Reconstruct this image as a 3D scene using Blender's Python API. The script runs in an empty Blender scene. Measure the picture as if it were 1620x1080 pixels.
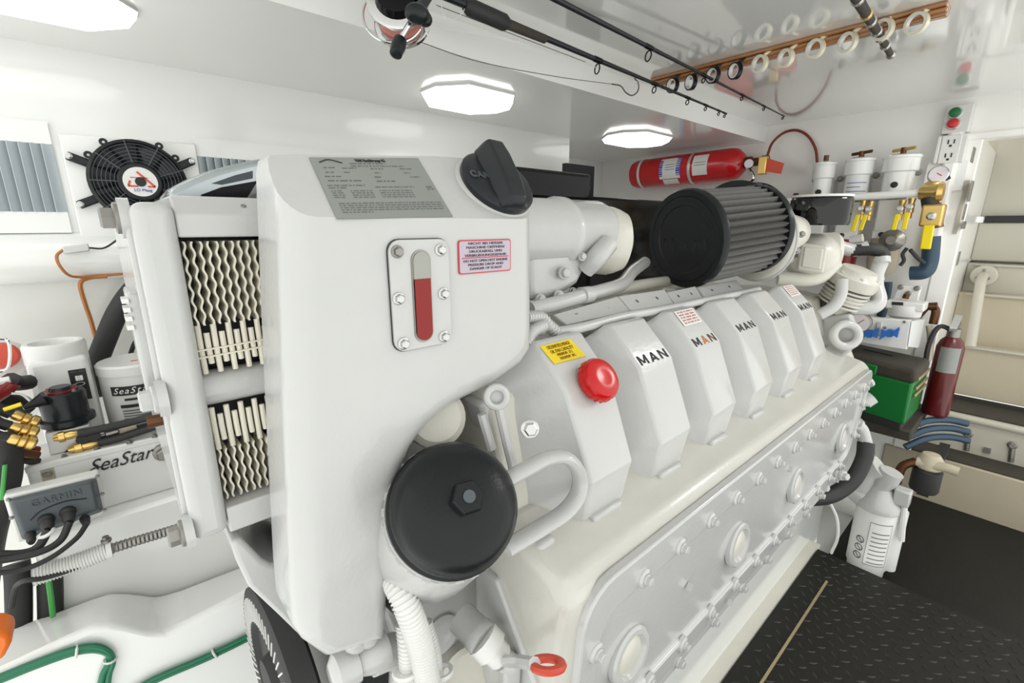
import bpy, bmesh, math, random
from mathutils import Vector as V, Matrix, Quaternion
random.seed(4)
C = bpy.context.scene.collection
R = math.radians
# ------------------------------------------------------------ camera, world, exposure
H = 1.0                                   # eye height above the floor plate
F_PX = 728.0
PITCH = math.atan(185 / 728.0); YAW = R(48.7)
cp, sp, hx, hy = math.cos(PITCH), math.sin(PITCH), math.cos(YAW), math.sin(YAW)
FW = V((hx * cp, hy * cp, -sp)); RT = V((hy, -hx, 0)); UP = V((hx * sp, hy * sp, cp))
EYE = V((0, 0, H))
cam_d = bpy.data.cameras.new('camera'); cam = bpy.data.objects.new('camera', cam_d); C.objects.link(cam)
cam_d.sensor_width = 36; cam_d.lens = 36 * F_PX / 1620; cam_d.clip_start = 0.02
cam.matrix_world = Matrix(((RT.x, UP.x, -FW.x, 0), (RT.y, UP.y, -FW.y, 0), (RT.z, UP.z, -FW.z, H), (0, 0, 0, 1)))
sc = bpy.context.scene; sc.camera = cam
w = bpy.data.worlds.new('world'); sc.world = w; w.use_nodes = True
w.node_tree.nodes['Background'].inputs[0].default_value = (0.985, 1.0, 0.96, 1)
w.node_tree.nodes['Background'].inputs[1].default_value = 1.14
sc.view_settings.view_transform = 'Standard'; sc.view_settings.look = 'None'
sc.view_settings.exposure = 0.5; sc.view_settings.gamma = 1; sc.view_settings.use_curve_mapping = False
LAMP = 1.6                                # strength of the ceiling light lenses

def ray(u, v): return FW * F_PX + RT * (u - 810) - UP * (v - 540)
def P(u, v, x=None, y=None, z=None):      # a point seen at u, v on the plane x, y or z (z above the floor)
    d = ray(u, v)
    k = x / d.x if x is not None else y / d.y if y is not None else (z - H) / d.z
    return EYE + d * k
def PP(u, v, p, n):
    d = ray(u, v); return EYE + d * ((p - EYE).dot(n) / d.dot(n))
def Q(x, y, zr): return V((x, y, zr + H))
# ------------------------------------------------------------ materials
def mat(name, col, rough=.4, metal=0, coat=0, noise=0, nscale=60, var=0, emit=0, spec=.5, trans=0):
    m = bpy.data.materials.new(name); m.use_nodes = True; nt = m.node_tree; b = nt.nodes['Principled BSDF']
    b.inputs['Base Color'].default_value = (*col, 1); b.inputs['Roughness'].default_value = rough
    b.inputs['Metallic'].default_value = metal; b.inputs['Coat Weight'].default_value = coat
    b.inputs['Coat Roughness'].default_value = .08
    b.inputs['Specular IOR Level'].default_value = spec
    if trans: b.inputs['Transmission Weight'].default_value = trans
    if emit:
        b.inputs['Emission Color'].default_value = (*col, 1); b.inputs['Emission Strength'].default_value = emit
    if noise or var:
        tc = nt.nodes.new('ShaderNodeTexCoord'); n = nt.nodes.new('ShaderNodeTexNoise')
        n.inputs['Scale'].default_value = nscale; n.inputs['Detail'].default_value = 3
        nt.links.new(tc.outputs['Object'], n.inputs['Vector'])
        if noise:
            bp = nt.nodes.new('ShaderNodeBump'); bp.inputs['Strength'].default_value = noise; bp.inputs['Distance'].default_value = .004
            nt.links.new(n.outputs['Fac'], bp.inputs['Height']); nt.links.new(bp.outputs['Normal'], b.inputs['Normal'])
        if var:
            n2 = nt.nodes.new('ShaderNodeTexNoise'); n2.inputs['Scale'].default_value = nscale * .15; n2.inputs['Detail'].default_value = 4
            nt.links.new(tc.outputs['Object'], n2.inputs['Vector'])
            r = nt.nodes.new('ShaderNodeMixRGB'); r.inputs[1].default_value = (*[c * (1 - var) for c in col], 1); r.inputs[2].default_value = (*[min(1, c * (1 + var)) for c in col], 1)
            nt.links.new(n2.outputs['Fac'], r.inputs[0]); nt.links.new(r.outputs[0], b.inputs['Base Color'])
    return m
M = dict(
 engine=mat('engine_white_paint', (.51, .51, .503), .24, coat=.35, noise=.10, nscale=150, var=.03),
 cream=mat('aged_cream_paint', (.60, .585, .52), .35, coat=.2, noise=.15, nscale=120, var=.06),
 fin=mat('cream_fin_paint', (.78, .74, .63), .5, noise=.2, nscale=200, var=.12),
 gel=mat('white_gelcoat', (.87, .88, .86), .16, coat=.6, var=.02, nscale=8),
 hull=mat('rippled_gelcoat', (.74, .74, .71), .2, coat=.5, noise=.5, nscale=14, var=.04),
 soffit=mat('soffit_laminate', (.90, .90, .88), .16, coat=.5),
 ceil=mat('mirror_gloss_laminate', (.90, .90, .88), .06, coat=1.0, spec=.8),
 wallaft=mat('aft_gelcoat', (.92, .91, .88), .25, coat=.4, var=.03, nscale=10),
 tan=mat('tan_gelcoat', (.47, .415, .31), .4, noise=.1, nscale=80, var=.06),
 stairw=mat('stair_cream', (.51, .485, .41), .4, var=.05, nscale=15),
 plastic=mat('white_plastic', (.74, .74, .72), .35),
 label=mat('label_white', (.80, .80, .78), .45),
 black=mat('black_plastic', (.010, .012, .013), .30, spec=.25, noise=.08, nscale=300),
 satin=mat('satin_black', (.014, .017, .019), .26, spec=.3),
 gloss=mat('gloss_black', (.006, .006, .0065), .1, spec=.15),
 rubber=mat('black_rubber', (.022, .022, .022), .6, noise=.1, nscale=120),
 floor=mat('black_diamond_floor', (.0085, .0078, .006), .5, spec=.3, noise=.15, nscale=90, var=.3),
 lug=mat('tread_lug', (.014, .014, .013), .3),
 mat=mat('dark_grip_mat', (.045, .038, .028), .75, noise=.5, nscale=220, var=.25),
 filt=mat('filter_gauze', (.105, .102, .097), .55, noise=.3, nscale=700, var=.2),
 grey=mat('slate_grey_plastic', (.075, .088, .098), .5, noise=.1, nscale=250),
 steel=mat('steel', (.55, .55, .54), .28, metal=1),
 dsteel=mat('dull_steel', (.30, .29, .27), .4, metal=1, noise=.2),
 chrome=mat('chrome', (.75, .75, .75), .1, metal=1),
 alu=mat('aluminium_block', (.62, .63, .62), .45, metal=.6, var=.1),
 slat=mat('aluminium_slat', (.56, .62, .66), .4, metal=.3),
 slatdark=mat('vent_dark_back', (.16, .18, .20), .6),
 brass=mat('brass', (.72, .50, .17), .28, metal=.9, var=.15),
 bronze=mat('old_bronze', (.13, .06, .028), .4, metal=.8, var=.2),
 darkchrome=mat('dark_chrome', (.045, .045, .045), .08, metal=1),
 hood=mat('silver_hood', (.42, .46, .48), .14, metal=.7),
 darkred=mat('dark_red_paint', (.10, .005, .006), .3, coat=.2),
 castcream=mat('warm_white_casting', (.565, .555, .51), .26, coat=.35, noise=.12, nscale=140, var=.04),
 gold=mat('gold_strip', (.55, .45, .26), .35, metal=.7),
 wood=mat('varnished_teak', (.36, .155, .05), .2, coat=.8, noise=.1, nscale=30, var=.25),
 red=mat('red_paint', (.56, .008, .012), .22, coat=.3),
 redcap=mat('red_plastic_cap', (.50, .003, .004), .22, coat=.15, spec=.35),
 redhandle=mat('red_handle', (.55, .06, .03), .45),
 redtag=mat('red_tag', (.70, .10, .06), .5),
 rust=mat('red_brown', (.22, .03, .015), .5, var=.2),
 wine=mat('dark_red_bowl', (.20, .01, .01), .3),
 yellow=mat('yellow_vinyl', (.85, .66, .01), .35),
 sticker=mat('yellow_sticker', (.80, .60, .015), .4),
 pink=mat('lilac_sticker', (.47, .40, .48), .4),
 green=mat('green_plastic', (.0, .16, .025), .35, noise=.1, nscale=200),
 greenb=mat('green_button', (.0, .14, .04), .3),
 gcable=mat('green_cable', (.015, .17, .085), .4),
 gwire=mat('bright_green_cable', (.05, .32, .06), .4),
 blue=mat('blue_hose', (.022, .055, .095), .45),
 knob=mat('blue_knob', (.02, .13, .48), .35),
 bluel=mat('label_blue', (.05, .09, .48), .4),
 orange=mat('orange_plastic', (.86, .18, .015), .4),
 copper=mat('orange_wire', (.45, .17, .045), .45),
 decal=mat('nameplate_grey', (.27, .285, .265), .4, metal=.2, var=.06, nscale=40),
 ink=mat('black_ink', (.015, .015, .015), .5),
 inkg=mat('grey_ink', (.12, .125, .12), .5),
 inkr=mat('red_ink', (.55, .03, .04), .5),
 inkp=mat('faded_red_ink', (.50, .22, .22), .5),
 inkb=mat('brown_ink', (.22, .10, .0), .5),
 whiteink=mat('white_ink', (.85, .85, .85), .5),
 coolant=mat('red_coolant', (.24, .022, .02), .18, spec=.25),
 glass=mat('sight_glass_air', (.34, .34, .31), .1, spec=.3),
 gaugeface=mat('gauge_face', (.72, .66, .70), .2, coat=.5),
 ring=mat('cream_ring', (.74, .70, .54), .35),
 acrylic=mat('lamp_lens', (1, .99, .97), .3, emit=LAMP),
 addedlens=mat('added_fill_lens', (1, .98, .95), .3, emit=14),  # glow of the added lamp out of view
 line=mat('fishing_line', (.06, .055, .05), .3),
 spool=mat('pink_line_spool', (.62, .22, .18), .45, var=.2, nscale=100),
 tankg=mat('grey_tank', (.50, .50, .51), .3, coat=.3),
)
M['ceil'].node_tree.nodes['Principled BSDF'].inputs['Coat IOR'].default_value = 1.9
# ------------------------------------------------------------ mesh helpers
def frame(axis):
    a = V(axis).normalized(); t = V((0, 0, 1)) if abs(a.z) < .9 else V((1, 0, 0))
    x = t.cross(a).normalized(); return x, a.cross(x), a
def smooth_path(pts, per=8):
    pts = [V(p) for p in pts]
    if len(pts) < 3: return pts
    q = [pts[0] * 2 - pts[1]] + pts + [pts[-1] * 2 - pts[-2]]; out = []
    for i in range(1, len(q) - 2):
        a, b, c, d = q[i - 1:i + 3]
        for k in range(per):
            t = k / per
            out.append(.5 * ((2 * b) + (c - a) * t + (2 * a - 5 * b + 4 * c - d) * t * t + (3 * b - a - 3 * c + d) * t ** 3))
    out.append(pts[-1]); return out
class MB:
    def __init__(s): s.b = bmesh.new()
    def rings(s, rs, cap=(True, True), closed=True):
        vs = [[s.b.verts.new(p) for p in r] for r in rs]; n = len(vs[0])
        for a, b in zip(vs, vs[1:]):
            for i in range(n if closed else n - 1):
                s.b.faces.new((a[i], a[(i + 1) % n], b[(i + 1) % n], b[i]))
        if closed:
            if cap[0]: s.b.faces.new(vs[0][::-1])
            if cap[1]: s.b.faces.new(vs[-1])
        return s
    def bx(s, x0, x1, y0, y1, z0, z1):
        r = lambda z: [V((x0, y0, z)), V((x1, y0, z)), V((x1, y1, z)), V((x0, y1, z))]
        return s.rings([r(z0), r(z1)])
    def obox(s, c, ax, ay, az):
        c, ax, ay, az = V(c), V(ax) / 2, V(ay) / 2, V(az) / 2
        r = lambda k: [c + k * az - ax - ay, c + k * az + ax - ay, c + k * az + ax + ay, c + k * az - ax + ay]
        return s.rings([r(-1), r(1)])
    def lathe(s, o, axis, prof, n=24, cap=(True, True)):
        x, y, a = frame(axis); o = V(o)
        return s.rings([[o + a * h + (x * math.cos(2 * math.pi * i / n) + y * math.sin(2 * math.pi * i / n)) * max(r, 1e-5) for i in range(n)] for r, h in prof], cap)
    def cyl(s, p0, p1, r0, r1=None, n=16):
        p0, p1 = V(p0), V(p1); d = p1 - p0
        return s.lathe(p0, d, [(r0, 0), (r0 if r1 is None else r1, d.length)], n)
    def tube(s, pts, r, n=8, per=8, rf=None, flat=1):
        p = smooth_path(pts, per) if per else [V(q) for q in pts]
        t = (p[1] - p[0]).normalized(); x = frame(t)[0]; rs = []; L = 0
        for i, q in enumerate(p):
            tt = (p[min(i + 1, len(p) - 1)] - p[max(i - 1, 0)]).normalized()
            x = (x - tt * x.dot(tt)).normalized(); y = tt.cross(x)
            rr = rf(i / (len(p) - 1)) if rf else r
            rs.append([q + (x * math.cos(2 * math.pi * k / n) + y * math.sin(2 * math.pi * k / n) * flat) * rr for k in range(n)])
        return s.rings(rs)
    def corr(s, pts, r, pitch=.006, n=10):
        p = smooth_path(pts, 40); L = [0]
        for a, b in zip(p, p[1:]): L.append(L[-1] + (b - a).length)
        k = max(8, int(L[-1] / pitch) * 4); q = []; j = 0
        for i in range(k + 1):
            d = L[-1] * i / k
            while j < len(L) - 2 and L[j + 1] < d: j += 1
            f = (d - L[j]) / max(1e-9, L[j + 1] - L[j]); q.append(p[j].lerp(p[j + 1], f))
        return s.tube(q, r, n, 0, rf=lambda t: r * (1 if int(t * k + .5) % 4 in (0, 1) else .86))
    def prism(s, poly, vec):
        poly = [V(p) for p in poly]; vec = V(vec); return s.rings([poly, [p + vec for p in poly]])
    def torus(s, c, axis, Rr, r, n=28, m=8, sx=1, sy=1):
        x, y, a = frame(axis); c = V(c); rs = []
        for i in range(n + 1):
            t = 2 * math.pi * i / n; d = x * math.cos(t) * sx + y * math.sin(t) * sy
            rs.append([c + d * (Rr + r * math.cos(2 * math.pi * k / m)) + a * r * math.sin(2 * math.pi * k / m) for k in range(m)])
        return s.rings(rs, (False, False))
    def ball(s, c, r, sc3=(1, 1, 1), n=16):
        c = V(c); k = n // 2
        return s.rings([[c + V((r * sc3[0] * math.sin(math.pi * j / k + 1e-4) * math.cos(2 * math.pi * i / n), r * sc3[1] * math.sin(math.pi * j / k + 1e-4) * math.sin(2 * math.pi * i / n), -r * sc3[2] * math.cos(math.pi * j / k))) for i in range(n)] for j in range(k + 1)])
    def build(s, name, m, parent=None, bevel=0, seg=2, angle=40, kind=None):
        bmesh.ops.remove_doubles(s.b, verts=s.b.verts, dist=1e-6)
        bmesh.ops.recalc_face_normals(s.b, faces=s.b.faces)
        o0 = origin(parent)
        for v in s.b.verts: v.co -= o0
        me = bpy.data.meshes.new(name); s.b.to_mesh(me); s.b.free()
        me.shade_smooth(); me.set_sharp_from_angle(angle=R(angle))
        me.materials.append(M[m]); o = bpy.data.objects.new(name, me); C.objects.link(o)
        if parent: o.parent = parent
        if kind: o['kind'] = kind
        if bevel:
            bv = o.modifiers.new('bevel', 'BEVEL'); bv.width = bevel; bv.segments = seg; bv.limit_method = 'ANGLE'; bv.angle_limit = R(30)
        return o
def origin(o):
    p = V((0, 0, 0))
    while o: p = p + o.location; o = o.parent
    return p
def tag(o, label, cat, group=None):
    o['label'] = label; o['category'] = cat
    if group: o['group'] = group
    return o
def thing(name, label, cat, loc=(0, 0, 0), group=None):
    o = bpy.data.objects.new(name, None); o.empty_display_size = .05; C.objects.link(o); o.location = V(loc)
    return tag(o, label, cat, group)
def struct(o): o['kind'] = 'structure'; return o
def poly_mesh(name, faces, m, parent):          # loose flat polygons (print, pieces) as one mesh
    o0 = origin(parent); vs = []; fs = []
    for f in faces: fs.append(list(range(len(vs), len(vs) + len(f)))); vs += [V(p) - o0 for p in f]
    me = bpy.data.meshes.new(name); me.from_pydata(vs, [], fs); me.materials.append(M[m])
    o = bpy.data.objects.new(name, me); C.objects.link(o); o.parent = parent; return o
def facing(a, b, c):
    n = (b - a).cross(c - a).normalized(); return n if n.dot(EYE - a) > 0 else -n
def decal(name, corners, m, parent, lift=.0006, t=.0006):
    c = [V(p) for p in corners]; n = facing(c[0], c[1], c[2])
    return MB().prism([p + n * (lift - t) for p in c], n * t).build(name, m, parent)
def bil(c, u, v): return c[0].lerp(c[1], u).lerp(c[3].lerp(c[2], u), v)
def print_lines(corners, rows, m, parent, name='small_print', lift=.0011):   # rows of word-like dashes in a decal's own u,v
    c = [V(p) for p in corners]; n = facing(c[0], c[1], c[2]); fs = []
    for u0, u1, v, h in rows:
        u = u0
        while u < u1 - .005:
            wd = min(random.uniform(.5, 2.2) * h * 1.3, u1 - u)
            fs.append([bil(c, u, v) + n * lift, bil(c, u + wd, v) + n * lift, bil(c, u + wd, v + h) + n * lift, bil(c, u, v + h) + n * lift]); u += wd + h * .5
    o = poly_mesh(name, fs, m, parent); o['kind'] = 'stuff'; return o
def text(body, c, xd, yd, h, m, parent, name='lettering', shear=0, space=1.0, bold=0, ext=.0004, width=None):
    cu = bpy.data.curves.new('t', 'FONT'); cu.body = body; cu.align_x = 'CENTER'; cu.align_y = 'CENTER'; cu.size = h / .7
    cu.shear = shear; cu.space_character = space; cu.offset = bold; cu.extrude = ext; cu.resolution_u = 3
    t = bpy.data.objects.new('t', cu); me = bpy.data.meshes.new_from_object(t)
    bpy.data.objects.remove(t); bpy.data.curves.remove(cu); me.name = name
    xd, yd = V(xd).normalized(), V(yd); yd = (yd - xd * yd.dot(xd)).normalized(); n = xd.cross(yd); k = 1
    if width and len(me.vertices): 
        xs = [v.co.x for v in me.vertices]; k = width / max(1e-6, max(xs) - min(xs))
    o0 = origin(parent)
    for v in me.vertices: v.co = V(c) + xd * v.co.x * k + yd * v.co.y + n * v.co.z - o0
    me.materials.clear(); me.materials.append(M[m]); o = bpy.data.objects.new(name, me); C.objects.link(o); o.parent = parent; return o
STROKES = {'M': [(0, 0, 0, 1), (0, 1, .5, .15), (.5, .15, 1, 1), (1, 1, 1, 0)], 'A': [(0, 0, .5, 1), (.5, 1, 1, 0), (.2, .3, .8, .3)], 'N': [(0, 0, 0, 1), (0, 1, 1, 0), (1, 0, 1, 1)]}
def block_letter(ch, c, xd, yd, w, h, t, m, parent, ext=.0006):
    xd, yd = V(xd).normalized(), V(yd); yd = (yd - xd * yd.dot(xd)).normalized(); n = xd.cross(yd); n = n if n.dot(EYE - V(c)) > 0 else -n; mb = MB()
    for x0, y0, x1, y1 in STROKES[ch]:
        y0, y1 = min(max(y0, .001), .999), min(max(y1, .001), .999); a = V(c) + xd * (x0 - .5) * w + yd * (y0 - .5) * h; b = V(c) + xd * (x1 - .5) * w + yd * (y1 - .5) * h
        e = xd * t / 2 if abs(x1 - x0) < .6 or ch == 'N' else yd * t / 2
        mb.prism([a - e, a + e, b + e, b - e], n * ext)
    return mb.build('lettering', m, parent)
# bolts: one shared mesh, a flange washer with a hex head along local z
def _bolt_mesh(m):
    mb = MB(); mb.lathe((0, 0, 0), (0, 0, 1), [(1.25, -.4), (1.25, .25), (1.1, .35)], 12); mb.lathe((0, 0, 0), (0, 0, 1), [(.92, .3), (.92, 1.1), (.75, 1.25)], 6)
    o = mb.build('bolt', m); me = o.data; bpy.data.objects.remove(o); return me
BOLT = {}
def bolt(p, axis, r, parent, m='engine', name='bolt'):
    if m not in BOLT: BOLT[m] = _bolt_mesh(m)
    o = bpy.data.objects.new(name, BOLT[m]); C.objects.link(o); o.parent = parent
    o.location = V(p) - origin(parent); o.rotation_mode = 'QUATERNION'; o.rotation_quaternion = V((0, 0, 1)).rotation_difference(V(axis)) ; o.scale = (r, r, r)
    return o
def wob(pts, a): return [V(p) + V([random.uniform(-a, a) for _ in range(3)]) for p in pts]
# ------------------------------------------------------------ room
XO, YO = -.33, -.40                       # where the modelled part of the room ends, out of view
XA, ZS, ZC, YS, YW, YR, XR = 2.4, H + .369, H + .436, .95, 1.48, 1.89, 1.61
struct(MB().bx(-.1, 1.56, YO, .302, -.03, 0).build('floor', 'floor'))
struct(MB().bx(1.56, XA + .02, YO, .30, -.16, -.10).build('floor_lower', 'floor'))
struct(MB().bx(XO, XA, .302, 1.9, -.35, -.30).build('floor_bilge', 'gel'))
struct(MB().bx(XO, XR, YW, YW + .06, H - .11, ZS).build('wall_left', 'gel'))
struct(MB().bx(XO, XR, YW + .02, YW + .08, -.3, H - .10).build('wall_hull', 'hull'))
struct(MB().bx(XR, XR + .03, YW, YR, -.3, ZS).build('wall_recess_side', 'gel'))
struct(MB().bx(XR, XA + .06, YR, YR + .06, -.3, ZS).build('wall_recess', 'gel'))
struct(MB().bx(XA, XA + .06, .262, YR, -.3, ZC).build('wall_aft', 'wallaft'))
struct(MB().bx(XA, XA + .06, YO, .262, H + .291, ZC).build('wall_aft_upper', 'wallaft'))
struct(MB().bx(XO, XA + .06, YS, YR, ZS, ZC + .03).build('ceiling_soffit', 'soffit'))
struct(MB().bx(XO, XA + .06, YO, YS, ZC, ZC + .03).build('ceiling', 'ceil'))
mb = MB(); c0 = P(0, 410, y=YW - .0); mb.lathe(V((XO, YW + .01, c0.z)), (1, 0, 0), [(.056, 0), (.056, 2.3)], 24)
struct(mb.build('trim_1', 'gel'))
# diamond lugs on the floor plate, one part
mb = MB(); stp = .031
lug_faces = []
for i in range(40):
    for j in range(40):
        x = .42 + i * stp; y = .28 - j * stp * .8 - (i % 2) * stp * .4
        if x > 1.54 or y > .29 or y < YO + .015: continue
        a = R(45 if (i + j) % 2 else -45); d = V((math.cos(a), math.sin(a), 0)); e = V((-d.y, d.x, 0)); c = V((x, y, 0))
        tip = [c + d * .011, c + e * .0033, c - d * .011, c - e * .0033]; tp = [c + d * .006 + V((0, 0, .0018)), c + e * .0012 + V((0, 0, .0018)), c - d * .006 + V((0, 0, .0018)), c - e * .0012 + V((0, 0, .0018))]
        lug_faces += [[tip[k], tip[(k + 1) % 4], tp[(k + 1) % 4], tp[k]] for k in range(4)] + [tp]
fl = bpy.data.objects['floor']
poly_mesh('tread_lug', lug_faces, 'lug', fl)['kind'] = 'stuff'
a, b = P(1205, 1080, z=0), P(1308, 920, z=0)
a2 = a + (a - b).normalized() * .5
wv = V((0, .0028, 0))
MB().prism([a2 - wv, b - wv, b + wv, a2 + wv], (0, 0, .0035)).build('seam_strip', 'gold', fl)
# ------------------------------------------------------------ steps and companionway
def row(v, x, u=1600): return P(u, v, x=x).z
def step(x0, x1, v_top, m_front, m_top, y0, name, v_bot):
    zt = row(v_top, x0); zb = row(v_bot, x0)
    o = struct(MB().bx(x0, x1, YO, y0, zb, zt).build(name, m_front, bevel=.004))
    if m_top: MB().bx(x0 + .012, x1, YO, y0 - .004, zt, zt + .006).build('tread_mat', m_top, o)
    return o
step(XA - .01, 2.62, 757, 'tan', 'mat', .30, 'trim_2', 860)
s2 = step(2.53, 2.80, 672, 'stairw', 'mat', .2145, 'trim_3', 757)
MB().cyl((2.525, YO, row(672, 2.53) - .012), (2.525, .2, row(672, 2.53) - .012), .014).build('nosing', 'stairw', s2)
for u, v in ((1532, 690), (1602, 708)):
    p = P(u, v - 4, x=2.528); q = P(u - 3, v + 22, x=2.528)
    MB().cyl(p, q, .009).build('bolt_shank', 'dsteel', s2); bolt(p, (-1, 0, 0), .012, s2, 'dsteel')
p = P(1562, 712, x=2.528); MB().bx(2.52, 2.53, p.y - .01, p.y + .01, p.z - .01, p.z + .01).build('bolt_plate', 'dsteel', s2)
s3 = step(2.70, 2.95, 556, 'tan', None, .2145, 'trim_4', 640)
s4 = step(2.78, 3.05, 468, 'tan', None, .2145, 'trim_5', 556)
s5 = step(2.86, 3.12, 419, 'stairw', None, .2145, 'trim_6', 480)
s6 = step(2.93, 3.2, 352, 'stairw', None, .2145, 'trim_7', 414)
z6 = row(341, 2.93)
s7 = struct(MB().bx(2.95, 3.2, YO, .2145, z6, H + .60).build('wall_companionway', 'stairw'))
MB().bx(2.92, 2.96, YO, .2, row(352, 2.93), z6 - .0).build('gap_shade_strip', 'ink', s7)  # solid black strip standing in for the shade under the step
for xx, v0 in ((2.695, 556), (2.775, 468), (2.86, 419)):
    MB().bx(xx - .012, xx + .02, YO, .19, row(v0, xx) - .008, row(v0, xx)).build('nosing', 'stairw', s3)
jb = struct(MB().bx(XA - .005, 3.1, .215, .275, -.2, H + .30).build('trim_8', 'wallaft', bevel=.005))
struct(MB().bx(XA + .06, 3.2, YO, .28, H + .50, H + .53).build('ceiling_companionway', 'stairw'))
struct(MB().bx(3.1, 3.2, .2145, .28, -.2, H + .53).build('trim_17', 'stairw'))
# slots in the jamb
for u0, v0, u1, v1 in ((1541, 232, 1535, 256), (1538, 285, 1531, 318), (1527, 322, 1521, 348), (1526, 350, 1521, 362), (1517, 398, 1512, 420)):
    a, b = P(u0, v0, y=.2145), P(u1, v1, y=.2145)
    MB().bx(min(a.x, b.x), max(a.x, b.x) + .05, .2128, .2155, b.z, a.z).build('slot', 'dsteel', jb, bevel=.004)
a, b = P(1531, 285, x=XA - .006), P(1510, 370, x=XA - .006)
MB().prism([a + V((0, -.006, 0)), a + V((0, .006, 0)), b + V((0, .006, 0)), b + V((0, -.006, 0))], (-.004, 0, 0)).build('hinge_strip', 'stairw', jb)
struct(MB().bx(2.36, XA, .265, .31, P(1480, 425, x=XA).z, P(1530, 205, x=XA).z).build('trim_9', 'wallaft', bevel=.012))
struct(MB().bx(XA - .01, XA, YO, .27, H + .29, H + .315).build('trim_10', 'wallaft', bevel=.004))
# ------------------------------------------------------------ ceiling lights
def lamp(x0, x1, y0, y1, label, ZS=ZS, m='acrylic'):
    t = thing('ceiling_light', label, 'ceiling light', ((x0 + x1) / 2, (y0 + y1) / 2, ZS), 'soffit ceiling lights')
    cx, cy = .06, .075
    o = lambda k: [(x0 + cx * k, y0), (x1 - cx * k, y0), (x1, y0 + cy), (x1, y1 - cy), (x1 - cx * k, y1), (x0 + cx * k, y1), (x0, y1 - cy), (x0, y0 + cy)]
    MB().prism([V((x, y, ZS - .006)) for x, y in o(1)], (0, 0, .006)).build('base', 'plastic', t)
    xm, ym = (x0 + x1) / 2, (y0 + y1) / 2
    r1 = [V((x, y, ZS - .006)) for x, y in o(1)]; r2 = [V((xm + (p.x - xm) * .93, ym + (p.y - ym) * .9, ZS - .024)) for p in r1]
    MB().rings([r1, r2]).build('lens', m, t)
lamp(.755, 1.035, 1.10, 1.325, 'ceiling light in the middle, above the white header tank')
lamp(-.27, .118, 1.06, 1.25, 'long ceiling light above the black electric fan')
lamp(1.68, 1.99, 1.15, 1.38, 'small far ceiling light above the red cylinder')
lamp(1.55, 1.90, -.38, -.18, 'added unseen ceiling light over the aisle, brightening the aft wall', ZC, 'addedlens')  # extra lamp out of view, added to brighten the aft wall
# ------------------------------------------------------------ left wall: fan, vents
fan = thing('electric_fan', 'black electric fan with round white hub sticker on a white wall panel', 'fan', (.096, YW, H + .096))
q = [P(91, 211, y=1.46), P(309, 227, y=1.46), P(309, 227, y=1.46), P(125, 357, y=1.46)]
q[2] = V((q[1].x, 1.46, q[3].z - .03)); q[3] = V((q[0].x, 1.46, q[3].z - .03))
MB().prism(q, (0, .02, 0)).build('mounting_board', 'gel', fan, bevel=.003)
fc = P(222, 288, y=1.43); ax = V((0, -1, 0)); fr = .094
MB().lathe(fc + V((0, .028, 0)), ax, [(fr * .9, 0), (fr, .002), (fr, .024), (fr * .93, .030), (fr * .93, .004), (fr * .5, .003)], 48, (False, False)).build('shroud', 'satin', fan)
MB().lathe(fc + V((0, .026, 0)), ax, [(fr * .93, 0), (fr * .93, .001)], 40).build('back_disc', 'rubber', fan)
for i in range(10):
    an = 2 * math.pi * i / 10; d = V((math.cos(an), 0, math.sin(an))); e = V((-d.z, 0, d.x))
    MB().rings([[fc + d * .036 + e * s * .008 + V((0, .012 + s * .006, 0)) for s in (-1, 1)] + [fc + d * .036 + e * s * .008 + V((0, .014 + s * .006, 0)) for s in (1, -1)],
                [fc + d * .084 + e * s * .021 + V((0, .012 + s * .008, 0)) for s in (-1, 1)] + [fc + d * .084 + e * s * .021 + V((0, .014 + s * .008, 0)) for s in (1, -1)]]).build('blade', 'satin', fan)
for k in range(6): MB().torus(fc, ax, .046 + k * .0075, .0009, 48, 5).build('guard_ring', 'dsteel' if k > 6 else 'grey', fan)
for i in range(9):
    an = 2 * math.pi * i / 9 + .35; d = V((math.cos(an), 0, math.sin(an)))
    MB().cyl(fc + d * .04 - V((0, .001, 0)), fc + d * fr * .97 - V((0, .001, 0)), .0013, n=6).build('guard_spoke', 'grey', fan)
hub = MB().lathe(fc + V((0, .01, 0)), ax, [(.042, 0), (.042, .016), (.039, .019), (.034, .019)], 36).build('hub', 'satin', fan)
MB().lathe(fc, ax, [(.0325, .009), (.0325, .0098)], 36).build('sticker', 'label', hub)
def tri(p0, p1, wd): 
    d = (p1 - p0).normalized(); e = V((-d.z, 0, d.x)) * wd / 2; n = V((0, -.0106, 0)); return [fc + p + n for p in (p0 - e, p1 - e, p1 + e, p0 + e)]
t0, t1, t2 = V((-.004, 0, .022)), V((-.024, 0, -.010)), V((.026, 0, -.010))
poly_mesh('triangle_emblem', [tri(t0, t2, .0045), tri(t1 + V((.005, 0, .012)), t1, .004), tri(t1, V((-.006, 0, -.010)), .004), tri(V((.012, 0, -.010)), t2, .004), tri(V((-.018, 0, .009)), V((.014, 0, .009)), .002)], 'redtag', hub)
MB().lathe(fc, ax, [(.0105, .0095), (.0105, .0115)], 20).build('hub_dot', 'rubber', hub)
text('LO Maag', fc + V((.002, -.0106, -.0185)), (1, 0, 0), (0, 0, 1), .0065, 'bluel', hub)
for an in (157, 205, 27, 330):
    d = V((math.cos(R(an)), 0, math.sin(R(an)))); p0 = fc + d * fr * .97 + V((0, .02, 0)); p1 = fc + d * (fr + .035) + V((0, .02, 0))
    MB().obox((p0 + p1) / 2, p1 - p0, d.cross(V((0, 1, 0))) * .018, (0, .012, 0)).build('bracket', 'satin', fan, bevel=.003)
    bolt(p1 - d * .004 + V((0, -.006, 0)), ax, .0055, fan, 'steel')
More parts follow.
